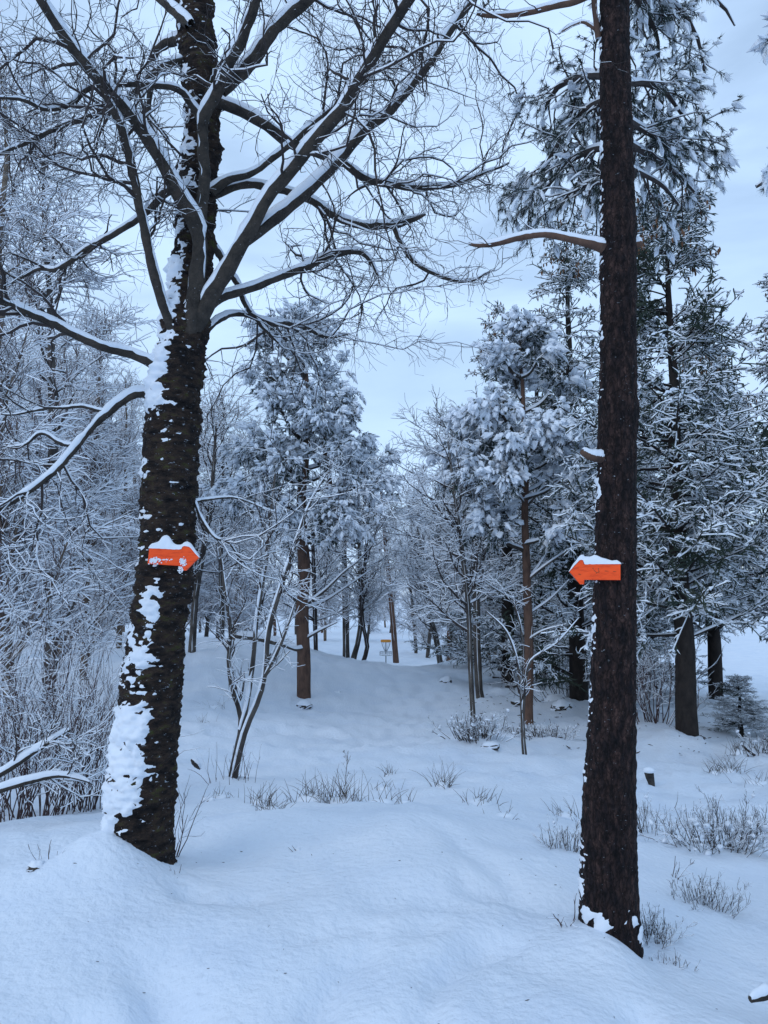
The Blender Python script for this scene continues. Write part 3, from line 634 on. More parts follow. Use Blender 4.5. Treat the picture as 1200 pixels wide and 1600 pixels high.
def spruce(height, rad, nb, n2, n3, rb, low=.10, drp=-.05, snowy=.55, pw=.75):
    K = 12; tr = np.zeros((1, K, 3)); tr[0, :, 2] = np.linspace(-.3, height, K); tr[0, 1:-1, :2] += rng.normal(size=(K - 2, 2)) * .02
    rd = (rb * (1 - np.linspace(0, 1, K)) ** .9 + .012)[None]
    t = MB(); tube(t, tr, rd, 14, rough=.15)
    prof = lambda u: np.clip(1.03 - u, .05, 1) ** pw * (.75 + .25 * np.sin(u * 40))
    a, ra_, _, _ = grow(tr, rd, nb, (low, .995), (62, 92), (rad * .75, rad * 1.1), 9, .05, -.03, .3, .25, .035, prof, rmin=.007)
    k = np.linspace(0, 1, 9)[None, :, None]; a[..., 2] += (k[..., 0] ** 2.2) * .16 * np.linalg.norm(a[:, -1] - a[:, 0], axis=1)[:, None]   # tips lift
    tube(t, a, ra_, 5, snow=.5)
    b, rb_, _, _ = grow(a, ra_, n2, (.22, 1), (35, 65), (.28, .80), 5, .07, drp, .5, .5, .010, lambda u: 1.25 - .75 * u, flat=.75, rmin=.006)
    c, rc, ci, _ = grow(b, rb_, n3, (.05, 1), (30, 65), (.07, .20), 3, .30, drp * 2.2, .5, .5, .016, flat=.4, rmin=.015)
    snb = fbm(b[:, 2] * .9 + 40, 2) + rng.normal(size=len(b)) * .05
    bm = snb > np.quantile(snb, 1 - snowy)
    mask = np.where(bm[ci] & (rng.random(len(c)) < .85), 1.0, 0.0)
    w = MB(); tube(w, b, np.maximum(rb_, .011), 4, snow=1.0, snowmask=bm * 1.)
    tube(w, c, rc * np.array([.7, 1, .2]), 4, snow=1.0, snowmask=mask, rough=.5)
    bs = b[bm]; kk = rng.choice(len(bs), int(len(bs) * 1.3)); sg = rng.integers(0, 4, len(kk)); f0 = rng.uniform(0, .5, (len(kk), 1, 1))
    uu = f0 + np.linspace(0, 1, 4)[None, :, None] * rng.uniform(.35, .8, (len(kk), 1, 1)); A0, A1 = bs[kk, sg][:, None], bs[kk, np.minimum(sg + 1, 4)][:, None]
    pad = A0 + (A1 - A0) * uu + rng.normal(size=(len(kk), 4, 3)) * .006
    rp_ = rng.uniform(.012, .032, (len(pad), 1)) * np.array([.2, 1, .9, .2]) * rng.uniform(.6, 1.4, (len(pad), 4))
    tube(w, pad + np.array([0, 0, .016]), rp_, 5, mat=1, rough=.5)
    # needle fringe along every spray
    n = len(c); nf = 5
    u = rng.uniform(.1, 1, (n, nf)) * 2; i0 = np.clip(u.astype(int), 0, 1); f = (u - i0)[..., None]; ar = np.arange(n)[:, None]
    p = c[ar, i0] * (1 - f) + c[ar, i0 + 1] * f; T = norm(c[:, -1] - c[:, 0])[:, None]
    d = norm(T * .7 + rng.normal(size=(n, nf, 3)) * .6 + [0, 0, -.25]) * rng.uniform(.03, .065, (n, nf, 1)); s = norm(np.cross(d, rng.normal(size=d.shape))) * .006
    mt = np.where((rng.random((n, nf)) < .3) & (mask[:, None] > 0), 1, 0)
    w.add(np.stack([p - s, p + s, p + d], 2), np.arange(n * nf * 3).reshape(-1, 3), mt.reshape(-1))
    tips = a[:, -1][a[:, -1, 2] > height * .82]
    if len(tips):
        q = np.repeat(tips, 5, 0) + rng.normal(size=(len(tips) * 5, 3)) * .10
        pc = q[:, None] + np.array([0, 0, -.1]) * np.linspace(0, 1, 4)[None, :, None]
        tube(w, pc, np.ones((len(q), 4)) * np.array([.008, .02, .02, .006]), 5, mat=2)
    return [('trunk', t.mesh('trunk', [M['spruce_bark'], M['snow']])), ('crown', w.mesh('crown', [M['spruce'], M['snow'], M['cone']], False))]

SPR = [spruce(12.4, 3.4, 180, 2500, 14500, .22, .05, snowy=.88, pw=.65), spruce(10.0, 3.6, 180, 2800, 15500, .19, .19, -.06, snowy=.86, pw=.6)]
def put(kind, name, label, cat, group, px, py, Y, h, h0, rz=0, tilt=(0, 0), sink=.08):
    return place(name, label, cat, group, kind, G(px, py, Y, sink), rz, h / h0, tilt)

put(SPR[0], 'spruce_tree', 'tall dark spruce rising directly behind the thin young pine', 'tree', 'spruces at the clearing edge', 905, 1113, 19, 12.2, 12.4, .4)
put(SPR[1], 'spruce_tree', 'loose spruce with thick bare dark base, on the side of the open field', 'tree', 'spruces at the clearing edge', 1075, 1168, 13.5, 9.7, 10, 1.1)
put(SPR[0], 'spruce_tree', 'spruce behind the young pine on its sky side, shorter than the dark one', 'tree', 'spruces at the clearing edge', 795, 1080, 25, 12.4, 12.4, 2.6)
put(SPR[0], 'spruce_tree', 'spruce half hidden behind the pine trunk with the arrow', 'tree', 'spruces at the clearing edge', 985, 1100, 22, 9.8, 12.4, 4.2)
put(SPR[1], 'spruce_tree', 'spruce whose crown leans in from the picture edge before the open field', 'tree', 'spruces at the clearing edge', 1300, 1140, 17, 10.6, 10, 3.0)
for lb_, px_, py_, Y_, h_, k_, rz_ in [('spruce filling the gap behind the loose spruce by the field', 1120, 1112, 23, 10.8, 1, 5.1), ('slender spruce just behind the arrow pine on the field side', 1022, 1100, 25, 10.6, 0, .9),
        ('deepest spruce of the dark group behind the young pine', 848, 1085, 27, 13.0, 0, 3.7), ('spruce at the outer end of the dark group facing the basket', 742, 1060, 31, 10.5, 0, 5.6)]:
    put(SPR[k_], 'spruce_tree', lb_, 'tree', 'spruces at the clearing edge', px_, py_, Y_, h_, (12.4, 10)[k_], rz_)
sq_ = put(SPR[1], 'small_spruce', 'small snow-bowed spruce at the foot of the field beside the thick spruce base', 'tree', 'spruces at the clearing edge', 1158, 1150, 15.5, 1.5, 10, .3); sq_.scale = (.30, .30, .13)
put(SPR[1], 'small_spruce', 'tiny dark spruce far behind the basket between the trunks', 'tree', None, 672, 1018, 60, 4.0, 10, 2.0)

# pines with snow loaded clumps
def clump_pine(name, label, trunk, bark, clumps, bare, tuft, n1, n2, nn, wid, l1, l2, rm, blob, sides=12):
    root = empty(name, (0, 0, 0)); tag(root, label, 'tree')
    t = MB()
    for rows in trunk:
        p, r = trace(rows, 30); p[:, :2] += (fbm(p * .9, 2)[:, None] - .5) * .1; tube(t, p, r, sides, rough=.1)
    t.build('trunk', bark, root)
    for rows in bare:
        p, r = trace(rows, 16); b = MB(); tube(b, p, r, 6, snow=1.2); b.build('branch', [M['grey_bark'], M['snow']], root, smooth=False)
    for rows in clumps:
        needled_crown([rows], 10, root, n1, n2, tuft, nn, [M['limb'], M['needle'], M['snow']], wid, 'needle_bough', l1, l2, (.35, 1), rng.uniform(.45, .8), rm, rm * .7, blob, -.07, .6, .7, wht=.7)
    return root
def lobes(Y, ax, items):
    out_ = []
    for (x, y, dy, yt) in items:
        x0 = ax(yt); out_.append([(x0, yt, Y, 7), (x0 * .6 + x * .4, yt * .6 + y * .4 + 4, Y + dy * .45, 5), (x0 * .2 + x * .8, yt * .15 + y * .85 - 6, Y + dy * .85, 4), (x, y, Y + dy, 2)])
    return out_
Yc = 21
cp = lobes(Yc, lambda y: 474, [
    (560, 815, -1.2, 850), (520, 800, -.8, 845), (400, 700, -.5, 745), (378, 705, .8, 760), (592, 735, .2, 770), (570, 690, .9, 735), (548, 630, -.6, 680), (505, 655, -1.2, 690), (425, 630, -1, 690), (520, 590, .8, 640), (438, 580, .7, 630),
    (480, 545, -.5, 590), (455, 515, .2, 560), (410, 525, .6, 575), (500, 520, .3, 560), (400, 765, -.9, 800), (440, 715, -1.3, 755), (540, 720, -.9, 755), (365, 770, .4, 815), (430, 810, -.9, 840), (470, 500, 0, 530), (415, 590, -.4, 640), (535, 660, .8, 710), (580, 760, -.6, 790), (475, 620, -1.4, 660), (470, 690, 1.2, 720)])
clump_pine('pine_tree', 'broad snow-laden pine with reddish trunk standing on the bank of the clearing', [
    [(475, 1112, Yc, 26), (475, 1090, Yc, 22), (474, 1000, Yc, 20), (474, 880, Yc, 19), (472, 780, Yc, 15), (478, 680, Yc, 12), (476, 590, Yc, 9), (470, 500, Yc, 4)],
    [(500, 845, Yc - .1, 8), (512, 800, Yc - .2, 9), (516, 760, Yc - .2, 8), (506, 700, Yc - .2, 7), (505, 650, Yc - .2, 4)]], M['red_bark'], cp,
    [[(478, 945, Yc, 6), (508, 922, Yc - .3, 4.5), (538, 893, Yc - .5, 3.2), (560, 876, Yc - .6, 2.4), (585, 848, Yc - .8, 1.2)], [(478, 950, Yc, 6), (505, 940, Yc + .2, 4.5), (535, 921, Yc + .3, 3.4), (580, 890, Yc + .5, 1.5)], [(474, 1000, Yc, 5), (500, 985, Yc - .3, 4), (527, 972, Yc - .5, 2)], [(470, 945, Yc, 6), (445, 925, Yc - .3, 5), (415, 930, Yc - .5, 2)],
     [(474, 1012, Yc - .1, 6), (460, 1014, Yc - .3, 5), (445, 1008, Yc - .5, 2)], [(470, 900, Yc, 6), (440, 880, Yc + .3, 4), (410, 840, Yc + .4, 2)]],
    (.10, .19), 22, 125, 9, .018, (.25, .85), (.12, .36), .012, .30)
Yy = 16
cy = lobes(Yy, lambda y: 822 - (1130 - y) * .014, [
    (745, 650, -.5, 690), (715, 665, .3, 705), (770, 640, -.9, 680), (868, 650, -.9, 700), (885, 600, .2, 645), (850, 560, -.3, 590), (800, 590, .4, 625), (780, 560, -.2, 590), (812, 530, 0, 555), (835, 545, .3, 575), (760, 700, .6, 740), (720, 735, -.6, 770), (785, 745, -1, 770),
    (905, 690, -.4, 740), (915, 735, -.8, 780), (880, 730, .7, 770), (905, 815, -.9, 850), (770, 790, .6, 820), (740, 815, -.4, 860), (860, 670, -1.2, 710), (790, 690, -1.1, 720), (700, 715, -.2, 760)])
clump_pine('young_pine', 'slim young pine with fist-like snow clumps, in front of the dark spruces', [
    [(825, 1145, Yy, 17), (825, 1130, Yy, 15), (826, 1000, Yy, 14), (822, 860, Yy, 12), (820, 700, Yy, 9), (816, 600, Yy, 6), (812, 525, Yy, 3)]], M['red_bark'], cy,
    [[(826, 905, Yy, 5), (860, 878, Yy - .4, 4), (905, 850, Yy - .7, 3), (935, 840, Yy - .8, 1.5)], [(826, 905, Yy, 5), (850, 870, Yy + .2, 3), (868, 830, Yy + .3, 1.5)], [(823, 790, Yy, 5), (860, 755, Yy - .4, 4), (925, 735, Yy - .8, 2)], [(823, 790, Yy, 4), (790, 750, Yy - .3, 3), (770, 730, Yy - .5, 1.5)],
     [(825, 950, Yy, 4), (790, 930, Yy - .3, 3), (750, 905, Yy - .6, 1.5)], [(825, 960, Yy, 4), (860, 935, Yy + .2, 3), (890, 905, Yy + .3, 1.5)], [(821, 720, Yy, 4), (845, 695, Yy - .3, 3), (870, 680, Yy - .5, 1.5)], [(825, 1000, Yy, 4), (850, 985, Yy - .4, 3), (885, 975, Yy - .6, 1.5)]],
    (.08, .16), 18, 110, 10, .015, (.18, .65), (.1, .30), .009, .40, 10)

# single trees drawn along their own stems
def traced_tree(name, label, stems, bark, n1, n2, n3, l1, l2, l3, r3, group=None, cat='tree', t1=(.3, 1), ang=(25, 60), up=.04, sides=9, sn=1.0):
    root = empty(name, (0, 0, 0)); tag(root, label, cat, group)
    sp, sr = zip(*[trace(s, 22) for s in stems])
    for p, r in zip(sp, sr):
        b = MB(); tube(b, p, r, sides, rough=.12); so_ = b.build('trunk' if cat == 'tree' else 'stem', bark, root)
        snow_tube('stem_snow', p, r, so_, 1.8 if cat == 'branch' else .7, .02 if r[0] * FPX / p[0][1] < 12 and p[0][1] < 12 else .2)
    sp, sr = np.array(sp), np.array(sr)
    w = MB()
    a, q, _, _ = grow(sp, sr, n1, t1, ang, l1, 7, .16, up, .5, .35, .03, rmin=r3 * 1.8); tube(w, a, q, 5, snow=1.2)
    b2, q2, _, _ = grow(a, q, n2, (.15, 1), (25, 60), l2, 5, .2, 0, .55, .5, .012, rmin=r3 * 1.2); tube(w, b2, q2, 4, snow=1.6)
    if n3:
        c, q3, _, _ = grow(b2, q2, n3, (.1, 1), (20, 60), l3, 3, .3, 0, .6, .6, r3, rmin=r3); tube(w, c, q3, 4, snow=1.7)
    w.build('crown' if cat == 'tree' else 'twigs', [M['twig'], M['snow']], root, smooth=False)
    return root
Ys = 9
traced_tree('birch_sapling', 'forked birch sapling with several thin stems beside the mossy tree', [
    [(363, 1240, Ys, 17), (364, 1215, Ys, 15), (372, 1173, Ys, 13), (378, 1133, Ys, 11), (374, 1110, Ys, 8), (362, 1073, Ys - .1, 7), (357, 1030, Ys - .1, 6), (360, 985, Ys - .1, 6), (350, 910, Ys - .1, 5), (342, 840, Ys - .1, 3)],
    [(377, 1140, Ys, 10), (384, 1108, Ys, 8), (392, 1060, Ys + .1, 8), (397, 1017, Ys + .1, 7), (402, 960, Ys + .15, 7), (415, 880, Ys + .2, 6), (424, 800, Ys + .2, 5), (430, 740, Ys + .2, 3)],
    [(365, 1218, Ys - .05, 10), (383, 1143, Ys - .08, 9), (405, 1090, Ys - .1, 9), (415, 1045, Ys - .1, 8), (420, 985, Ys - .15, 8), (440, 915, Ys - .2, 7), (462, 850, Ys - .2, 6), (485, 785, Ys - .2, 4), (512, 738, Ys - .2, 2)],
    [(412, 1060, Ys - .1, 6), (432, 1022, Ys - .15, 5), (447, 985, Ys - .2, 4), (462, 940, Ys - .2, 2)]], M['grey_bark'], 40, 260, 700, (.2, .6), (.1, .35), (.06, .2), .0024, ang=(20, 50), up=.08)
traced_tree('slim_tree', 'single very thin dark-stemmed tree standing just behind the snowy bush', [[(740, 1135, 15.5, 9), (739, 1115, 15.5, 8), (735, 1040, 15.5, 8), (732, 950, 15.5, 7.5), (722, 860, 15.5, 7), (710, 770, 15.5, 5), (700, 690, 15.5, 3)]], M['grey_bark'], 34, 320, 1500, (.6, 1.7), (.25, .7), (.1, .35), .0048, t1=(.3, 1), ang=(30, 70))
traced_tree('forest_tree', 'mossy straight trunk at the spruce shade edge behind the very thin tree', [[(752, 1100, 21, 14), (749, 1080, 21, 12), (745, 1000, 21, 12), (744, 900, 21, 10), (738, 780, 21, 8), (730, 660, 21, 4)]], M['grey_bark'], 34, 340, 1800, (.8, 2.0), (.3, .9), (.15, .45), .006, ang=(35, 75))
traced_tree('pale_sapling', 'leggy sapling with white snowy twigs in front of the young pine', [[(820, 1180, 11.5, 8), (818, 1160, 11.5, 7), (816, 1110, 11.5, 6), (812, 1060, 11.5, 5), (806, 1025, 11.5, 4), (790, 985, 11.5, 3), (760, 955, 11.5, 2)], [(817, 1120, 11.5, 5), (822, 1060, 11.4, 4), (832, 1030, 11.3, 3.5), (870, 1005, 11.2, 3), (905, 965, 11.2, 1.5)], [(816, 1100, 11.5, 4), (818, 1040, 11.5, 3), (815, 985, 11.5, 2.5), (800, 930, 11.5, 1.5)]], M['grey_bark'], 18, 80, 0, (.2, .6), (.1, .35), (.1, .2), .0028, up=.08)
for nm, lb, st, bk in [
    ('forest_tree', 'trunk curving away from the basket, thicker of the two bowed trunks', [(549, 1045, 31, 10), (552, 1030, 31, 9), (560, 1000, 31, 8), (564, 960, 31, 8), (562, 880, 31, 7), (560, 780, 31, 3)], 'grey_bark'),
    ('forest_tree', 'thin dark bowed trunk nearest the basket on its pine side', [(563, 1050, 30, 8), (567, 1036, 30, 7), (574, 1010, 30, 7), (569, 985, 30, 6), (565, 940, 30, 6), (572, 860, 30, 5), (578, 770, 30, 2)], 'twig'),
    ('forest_tree', 'upright grey trunk with twig tuft at its foot, beside the bowed pair', [(541, 1042, 33, 13), (541, 1025, 33, 11), (540, 960, 33, 10), (538, 880, 33, 8), (535, 790, 33, 4)], 'grey_bark'),
    ('forest_tree', 'slim dark trunk close beside the snow-laden pine trunk', [(495, 1048, 28, 9), (494, 1030, 28, 7), (492, 960, 28, 7), (490, 880, 28, 6), (486, 790, 28, 3)], 'twig'),
    ('leaning_pine', 'reddish pine trunk leaning over the basket with a snow lump near its foot', [(619, 1036, 45, 10), (617, 1010, 45, 9), (613, 960, 45, 8), (606, 890, 45, 7), (600, 820, 45, 6), (592, 720, 45, 3)], 'red_bark'),
    ('forest_tree', 'curved trunk leaning towards the basket from the spruce side', [(690, 1048, 36, 11), (687, 1030, 36, 9), (682, 1000, 36, 9), (672, 960, 36, 8), (664, 900, 36, 7), (652, 820, 36, 3)], 'grey_bark'),
    ('forest_tree', 'dark trunk on a snowy root mound between curved trunk and thin tree', [(707, 1050, 34, 13), (711, 1030, 34, 11), (708, 990, 34, 10), (700, 940, 34, 9), (692, 880, 34, 7), (680, 800, 34, 3)], 'grey_bark'),
    ('forest_tree', 'straight reddish trunk rising behind the root mound', [(717, 1030, 38, 10), (716, 1010, 38, 9), (710, 950, 38, 9), (706, 880, 38, 8), (704, 800, 38, 3)], 'red_bark'),
    ('forest_tree', 'grey trunk with pale ivy-like snow streaks on the crest behind the mossy tree', [(300, 1022, 24, 13), (301, 1000, 24, 11), (306, 930, 24, 10), (318, 860, 24, 9), (330, 780, 24, 7), (338, 660, 24, 3)], 'grey_bark'),
    ('forest_tree', 'thin trunk on the crest between sapling and mossy tree', [(346, 1000, 30, 9), (347, 960, 30, 8), (345, 880, 30, 7), (348, 780, 30, 5), (350, 640, 30, 2)], 'grey_bark'),
]:
    traced_tree(nm, lb, [st], M[bk], 32, 280, 850, (.9, 2.6), (.4, 1.1), (.2, .55), .0085, 'trees around the far end of the clearing', t1=(.28, 1), ang=(35, 75))

# birch wood behind the mossy tree
gl = 'birches massed in the wood on the mossy tree side'
LB = 'slender snow-dusted birch in the dense wood beyond the shrubs, mossy tree side'
for k, (px, py, Y, h) in enumerate([(25, 1100, 14, 12.5), (75, 1070, 17, 13.5), (130, 1050, 20, 9.5), (185, 1010, 27, 10), (-20, 1050, 21, 12), (95, 1030, 26, 11), (215, 1000, 33, 11), (45, 1020, 32, 12),
        (-10, 1010, 38, 13), (145, 1008, 38, 12), (255, 1000, 36, 10.5), (285, 1000, 40, 11), (-100, 1040, 27, 12), (320, 995, 42, 11), (365, 998, 40, 11), (395, 1000, 46, 11.5), (60, 1000, 45, 15), (230, 1000, 46, 13), (160, 1000, 48, 14), (340, 1000, 52, 13)]):
    put(BIRCH[k % 3], 'birch_tree', {0: 'nearest pale-barked birch in the wood, by the picture edge above the thicket', 1: 'grey-trunked birch just behind the nearest pale birch', 2: 'low birch whose snowy twigs fill the gap beside the mossy trunk'}.get(k, LB), 'tree', gl, px, py, Y, h, (11, 12, 9)[k % 3], k * 1.7, (rng.normal() * .05, rng.normal() * .05))
# far wood closing the view
gf = 'far trees closing the view behind the basket'
LF = 'snow-dusted bare tree in the far wood that closes the view behind the basket'
k = 0
for Y, xs, hh in [(56, (-27, -22.5, -18, -14, -10.5, 6.5, 10, 13.5, 17), 12), (68, (-33, -28, -23, -18, -13, -9, -5, -1.5, 2.5, 5.5, 9, 13, 17, 21), 13), (84, (-40, -33, -27, -21, -15, -10, -6, -2, 2, 6, 10, 14, 18, 23, 28), 14.5), (105, (-48, -40, -32, -25, -18, -12, -6, 0, 6, 12, 18, 25, 32), 15.5)]:
    for x in xs:
        x = x + rng.normal() * .8; y = Y + rng.normal() * 2.5; h = hh * rng.uniform(.8, 1.12)
        if abs(x / y) < .03: h *= .82
        z = float(H(np.array([x]), np.array([y]))[0]) - .1
        kd = (BIRCH + THIN)[k % 5]; place('forest_tree', LF, 'tree', gf, kd, (x, y, z), k * 2.1, h / (11, 12, 9, 10, 11)[k % 5], (rng.normal() * .04, rng.normal() * .04)); k += 1
gm = 'bare trees along the spruce side of the clearing'
for k, (px, py, Y, h) in enumerate([(725, 1030, 37, 11), (738, 1026, 40, 12), (765, 1035, 36, 11), (668, 1022, 50, 12), (650, 1020, 54, 12), (700, 1022, 48, 13), (780, 1050, 30, 9), (850, 1060, 30, 10)]):
    put((BIRCH[1], THIN[0], THIN[1])[k % 3], 'forest_tree', 'bare snow-dusted tree crowding the spruce side behind the curved trunks', 'tree', gm, px, py, Y, h, (12, 10, 11)[k % 3], k * 1.3, (rng.normal() * .05, rng.normal() * .06))

# ------------------------------------------------------------------ basket
bx = G(603, 1042, 42, .02); root = empty('disc_golf_basket', tuple(bx)); tag(root, 'chain basket on a pole with an amber top band, far down the clearing', 'basket')
def ring(mb, z, r, t, n=28):
    a = np.linspace(0, 2 * math.pi, n); tube(mb, np.stack([np.cos(a) * r, np.sin(a) * r, np.full(n, z)], 1), np.full(n, t), 6)
b = MB(); tube(b, [[0, 0, -.1], [0, 0, .7], [0, 0, 1.36]], [.03] * 3, 10); b.build('pole', M['steel'], root)
b = MB(); a = np.linspace(0, 2 * math.pi, 33)[:-1]; rr0 = np.array([.27, .28, .28, .27, .25, .25])[:, None]; zz0 = np.array([1.26, 1.265, 1.375, 1.38, 1.375, 1.265])[:, None]
V = np.stack([rr0 * np.cos(a), rr0 * np.sin(a), np.broadcast_to(zz0, (6, 32))], -1); b.add(V, grid_faces(6, 32)); b.build('top_band', M['band'], root)
for i in range(12):
    t = i * math.pi / 6; u = np.linspace(0, 1, 6); rad_ = .24 - .19 * u ** 1.5; b = MB()
    tube(b, np.stack([np.cos(t) * rad_, np.sin(t) * rad_, 1.26 - .5 * u], 1), np.full(6, .009), 5); b.build('chain', M['steel'], root)
b = MB(); ring(b, .56, .33, .010); ring(b, .74, .33, .012); ring(b, .56, .18, .008); ring(b, .65, .33, .006)
for i in range(20):
    t = i * math.pi / 10; c, s = math.cos(t), math.sin(t); tube(b, [[0, 0, .56], [.2 * c, .2 * s, .56], [.33 * c, .33 * s, .56], [.33 * c, .33 * s, .74]], [.006] * 4, 4)
b.build('tray', M['steel'], root)
b = MB(); a = np.linspace(0, 2 * math.pi, 25)[:-1]; V = [[.31 * math.cos(t) * f, .31 * math.sin(t) * f, .57 + .05 * (1 - f) + .01 * math.sin(5 * t)] for f in (1, .7, .3, .02) for t in a]
b.add(V, grid_faces(4, 24)); b.build('tray_snow', M['snow'], root)

# ------------------------------------------------------------------ low plants
def blades(mb, base, n, h, spread, lean, w, mat=0, K=5):
    p0 = base + np.c_[rng.normal(size=(n, 2)) * spread, np.zeros(n) - .03]
    d = norm(np.c_[rng.normal(size=(n, 2)) * lean, np.ones(n)]); L = h * rng.uniform(.45, 1.1, n)
    pts = np.empty((n, K, 3)); pts[:, 0] = p0
    bend = np.c_[rng.normal(size=(n, 2)) * .12, -rng.uniform(0, .16, n)]
    for k in range(1, K):
        d = norm(d + bend); pts[:, k] = pts[:, k - 1] + d * (L / (K - 1))[:, None]
    tube(mb, pts, np.full((n, 1), w) * np.linspace(1, .3, K)[None], 3, mat)
    return pts
def tuft(label, px, py, Y, n, h, sp, lean=.3, w=.0032, group='dry grass tufts poking through the snow', snowlump=False):
    g = G(px, py, Y); root = empty('grass_tuft', tuple(g)); tag(root, label, 'grass tuft', group)
    b = MB(); blades(b, np.zeros(3), int(n * .8), h * 1.25, sp, lean, w); b.build('blades', M['grass'], root)
    b = MB(); th_ = np.arange(10) * .2 * math.pi; rows = [[sp * f * 1.5 * math.cos(t) * (1 + .2 * math.sin(3 * t)), sp * f * 1.5 * math.sin(t), z_] for f, z_ in ((1, -.03), (.8, .03 * h / .3), (.45, .055 * h / .3), (.02, .06 * h / .3)) for t in th_]
    b.add(rows, grid_faces(4, 10)); b.build('snow_clump', M['snow'], root)
for a in [
    ('dry grass tuft bowed under a snow lump, nearest below the birch sapling', 422, 1268, 6.6, 60, .22, .07, .4),
    ('thin grass clump on the crest beside the bowed snowy tuft', 405, 1255, 7.2, 34, .20, .06, .35),
    ('widest grass clump on the crest, pine side of the tall weed', 488, 1252, 7.4, 70, .24, .10, .4),
    ('dense upright grass clump with a tall weed on the crest', 535, 1254, 7.3, 90, .26, .10, .35),
    ('short grass tuft at the foot of the birch sapling', 345, 1248, 7.8, 26, .16, .06, .55),
    ('small grass tuft alone midway up the snowy slope below the basket', 611, 1212, 9.6, 24, .17, .05, .4),
    ('sparse grass tuft nearer the crest, below the lone slope tuft', 600, 1235, 8.4, 20, .15, .06, .45),
    ('spiky dark grass clump below the snowy round bush', 692, 1238, 8.2, 46, .27, .055, .42),
    ('low grey grass clump between spiky clump and pine trunk', 750, 1262, 7.0, 46, .17, .08, .5),
    ('wispy grass stems at the middle of the crest', 597, 1268, 6.7, 16, .17, .08, .35),
    ('little grass tuft right of the wispy crest stems', 634, 1262, 7.0, 14, .15, .04, .35),
    ('few bent blades trailing off the low grey clump', 790, 1278, 6.5, 10, .13, .06, .5),
    ('slanting grass patch beside the arrow pine, up the slope', 882, 1258, 7.2, 30, .17, .07, .5),
    ('dark round grass tussock below the thick spruce base', 1138, 1213, 10.6, 70, .25, .08, .5),
    ('smaller dark tussock beside the round tussock under the spruce', 1116, 1214, 10.5, 40, .18, .05, .4),
    ('upright tussock higher up, below the broken stick', 1153, 1190, 12.0, 46, .24, .06, .35),
    ('grass tuft at the field margin by the picture edge', 1190, 1235, 9.6, 34, .18, .12, .4),
    ('faint grass patch on the bank beside the crest trunk', 315, 1128, 15.5, 24, .24, .12, .5),
    ('grass patch on the bank above the sapling fork', 335, 1090, 18, 22, .26, .12, .5),
    ('two thin blades in the smooth foreground snow', 466, 1330, 4.75, 4, .08, .012, .25),
]: tuft(*a)
# tall weed
g = G(540, 1252, 7.3); root = empty('tall_weed', tuple(g)); tag(root, 'tall branching dead weed rising out of the dense grass clump', 'weed')
b = MB(); st = np.array([[[0, 0, -.03], [.005, 0, .12], [0, 0, .25], [.012, 0, .36], [.01, 0, .43]]]); sr = np.full((1, 5), .003); tube(b, st, sr, 4)
c, q, _, _ = grow(st, sr, 16, (.35, 1), (25, 55), (.04, .1), 4, .15, .05, .7, .6, .002, rmin=.0015); tube(b, c, q, 4, snow=1); c2, q2, _, _ = grow(c, q, 30, (.5, 1), (20, 60), (.01, .03), 3, .1, 0, .8, .8, .002, rmin=.0016); tube(b, c2, q2, 4); b.build('stem', [M['grass'], M['snow']], root, smooth=False)

def bush(name, label, cat, px, py, Y, wid, h, n0, n2, mat, r0=.004, lean=.6, snow=1.6, group=None, blobs=0, ry=.6, n3=0, up=.05):
    g = G(px, py, Y, .02); root = empty(name, tuple(g)); tag(root, label, cat, group)
    p0 = np.c_[rng.normal(size=n0) * wid * .28, rng.normal(size=n0) * wid * .28 * ry, np.full(n0, -.03)]
    d = norm(np.c_[p0[:, :2] / wid * lean * 2.4 + rng.normal(size=(n0, 2)) * lean * .4, np.ones(n0)]); L = h * rng.uniform(.55, 1.15, n0)
    K = 7; pts = np.empty((n0, K, 3)); pts[:, 0] = p0
    for k in range(1, K):
        d = norm(d + rng.normal(size=(n0, 3)) * .13 + [0, 0, up]); pts[:, k] = pts[:, k - 1] + d * (L / (K - 1))[:, None]
    r = np.full((n0, 1), r0) * np.linspace(1, .4, K)[None]
    b = MB(); tube(b, pts, r, 5, snow=snow * .8)
    c, q, _, _ = grow(pts, r, n2, (.25, 1), (20, 55), (h * .15, h * .45), 5, .18, .06, .7, .5, r0, rmin=r0 * .5); tube(b, c, q, 4, snow=snow)
    if n3:
        c3, q3, _, _ = grow(c, q, n3, (.2, 1), (20, 55), (h * .06, h * .18), 4, .2, .04, .8, .6, r0 * .6, rmin=r0 * .4); tube(b, c3, q3, 4, snow=snow)
    b.build('stems', [mat, M['snow']], root, smooth=False)
    if blobs:
        ends = c[rng.choice(len(c), blobs), 3]; w = MB(); u = np.linspace(-.5, .5, 5); dr = norm(np.c_[rng.normal(size=(blobs, 2)), rng.normal(size=blobs) * .3])
        sz = h * rng.uniform(.04, .11, blobs)
        pp = ends[:, None] + dr[:, None] * (sz[:, None] * u * 1.8)[..., None]; tube(w, pp, sz[:, None] * np.array([.15, .75, 1, .75, .15]) * .62 * rng.uniform(.6, 1.3, (blobs, 5)), 7, rough=.5)
        w.build('snow_clumps', M['snow'], root)
    return root
gh = 'heather and bilberry bushes in the snow'
bush('leafless_shrub', 'tangle of dead twigs under the spruces beside the black boulder', 'shrub', 895, 1085, 20.5, 1.6, 1.5, 40, 300, M['heather'], .012, .9, 1.4, None, 0, n3=500)
bush('leafless_shrub', 'thin dead stems in the gap between arrow pine and thick spruce base', 'shrub', 1022, 1130, 16.5, .9, 1.6, 26, 200, M['stem'], .011, .5, 1.2, None, 0, n3=350)
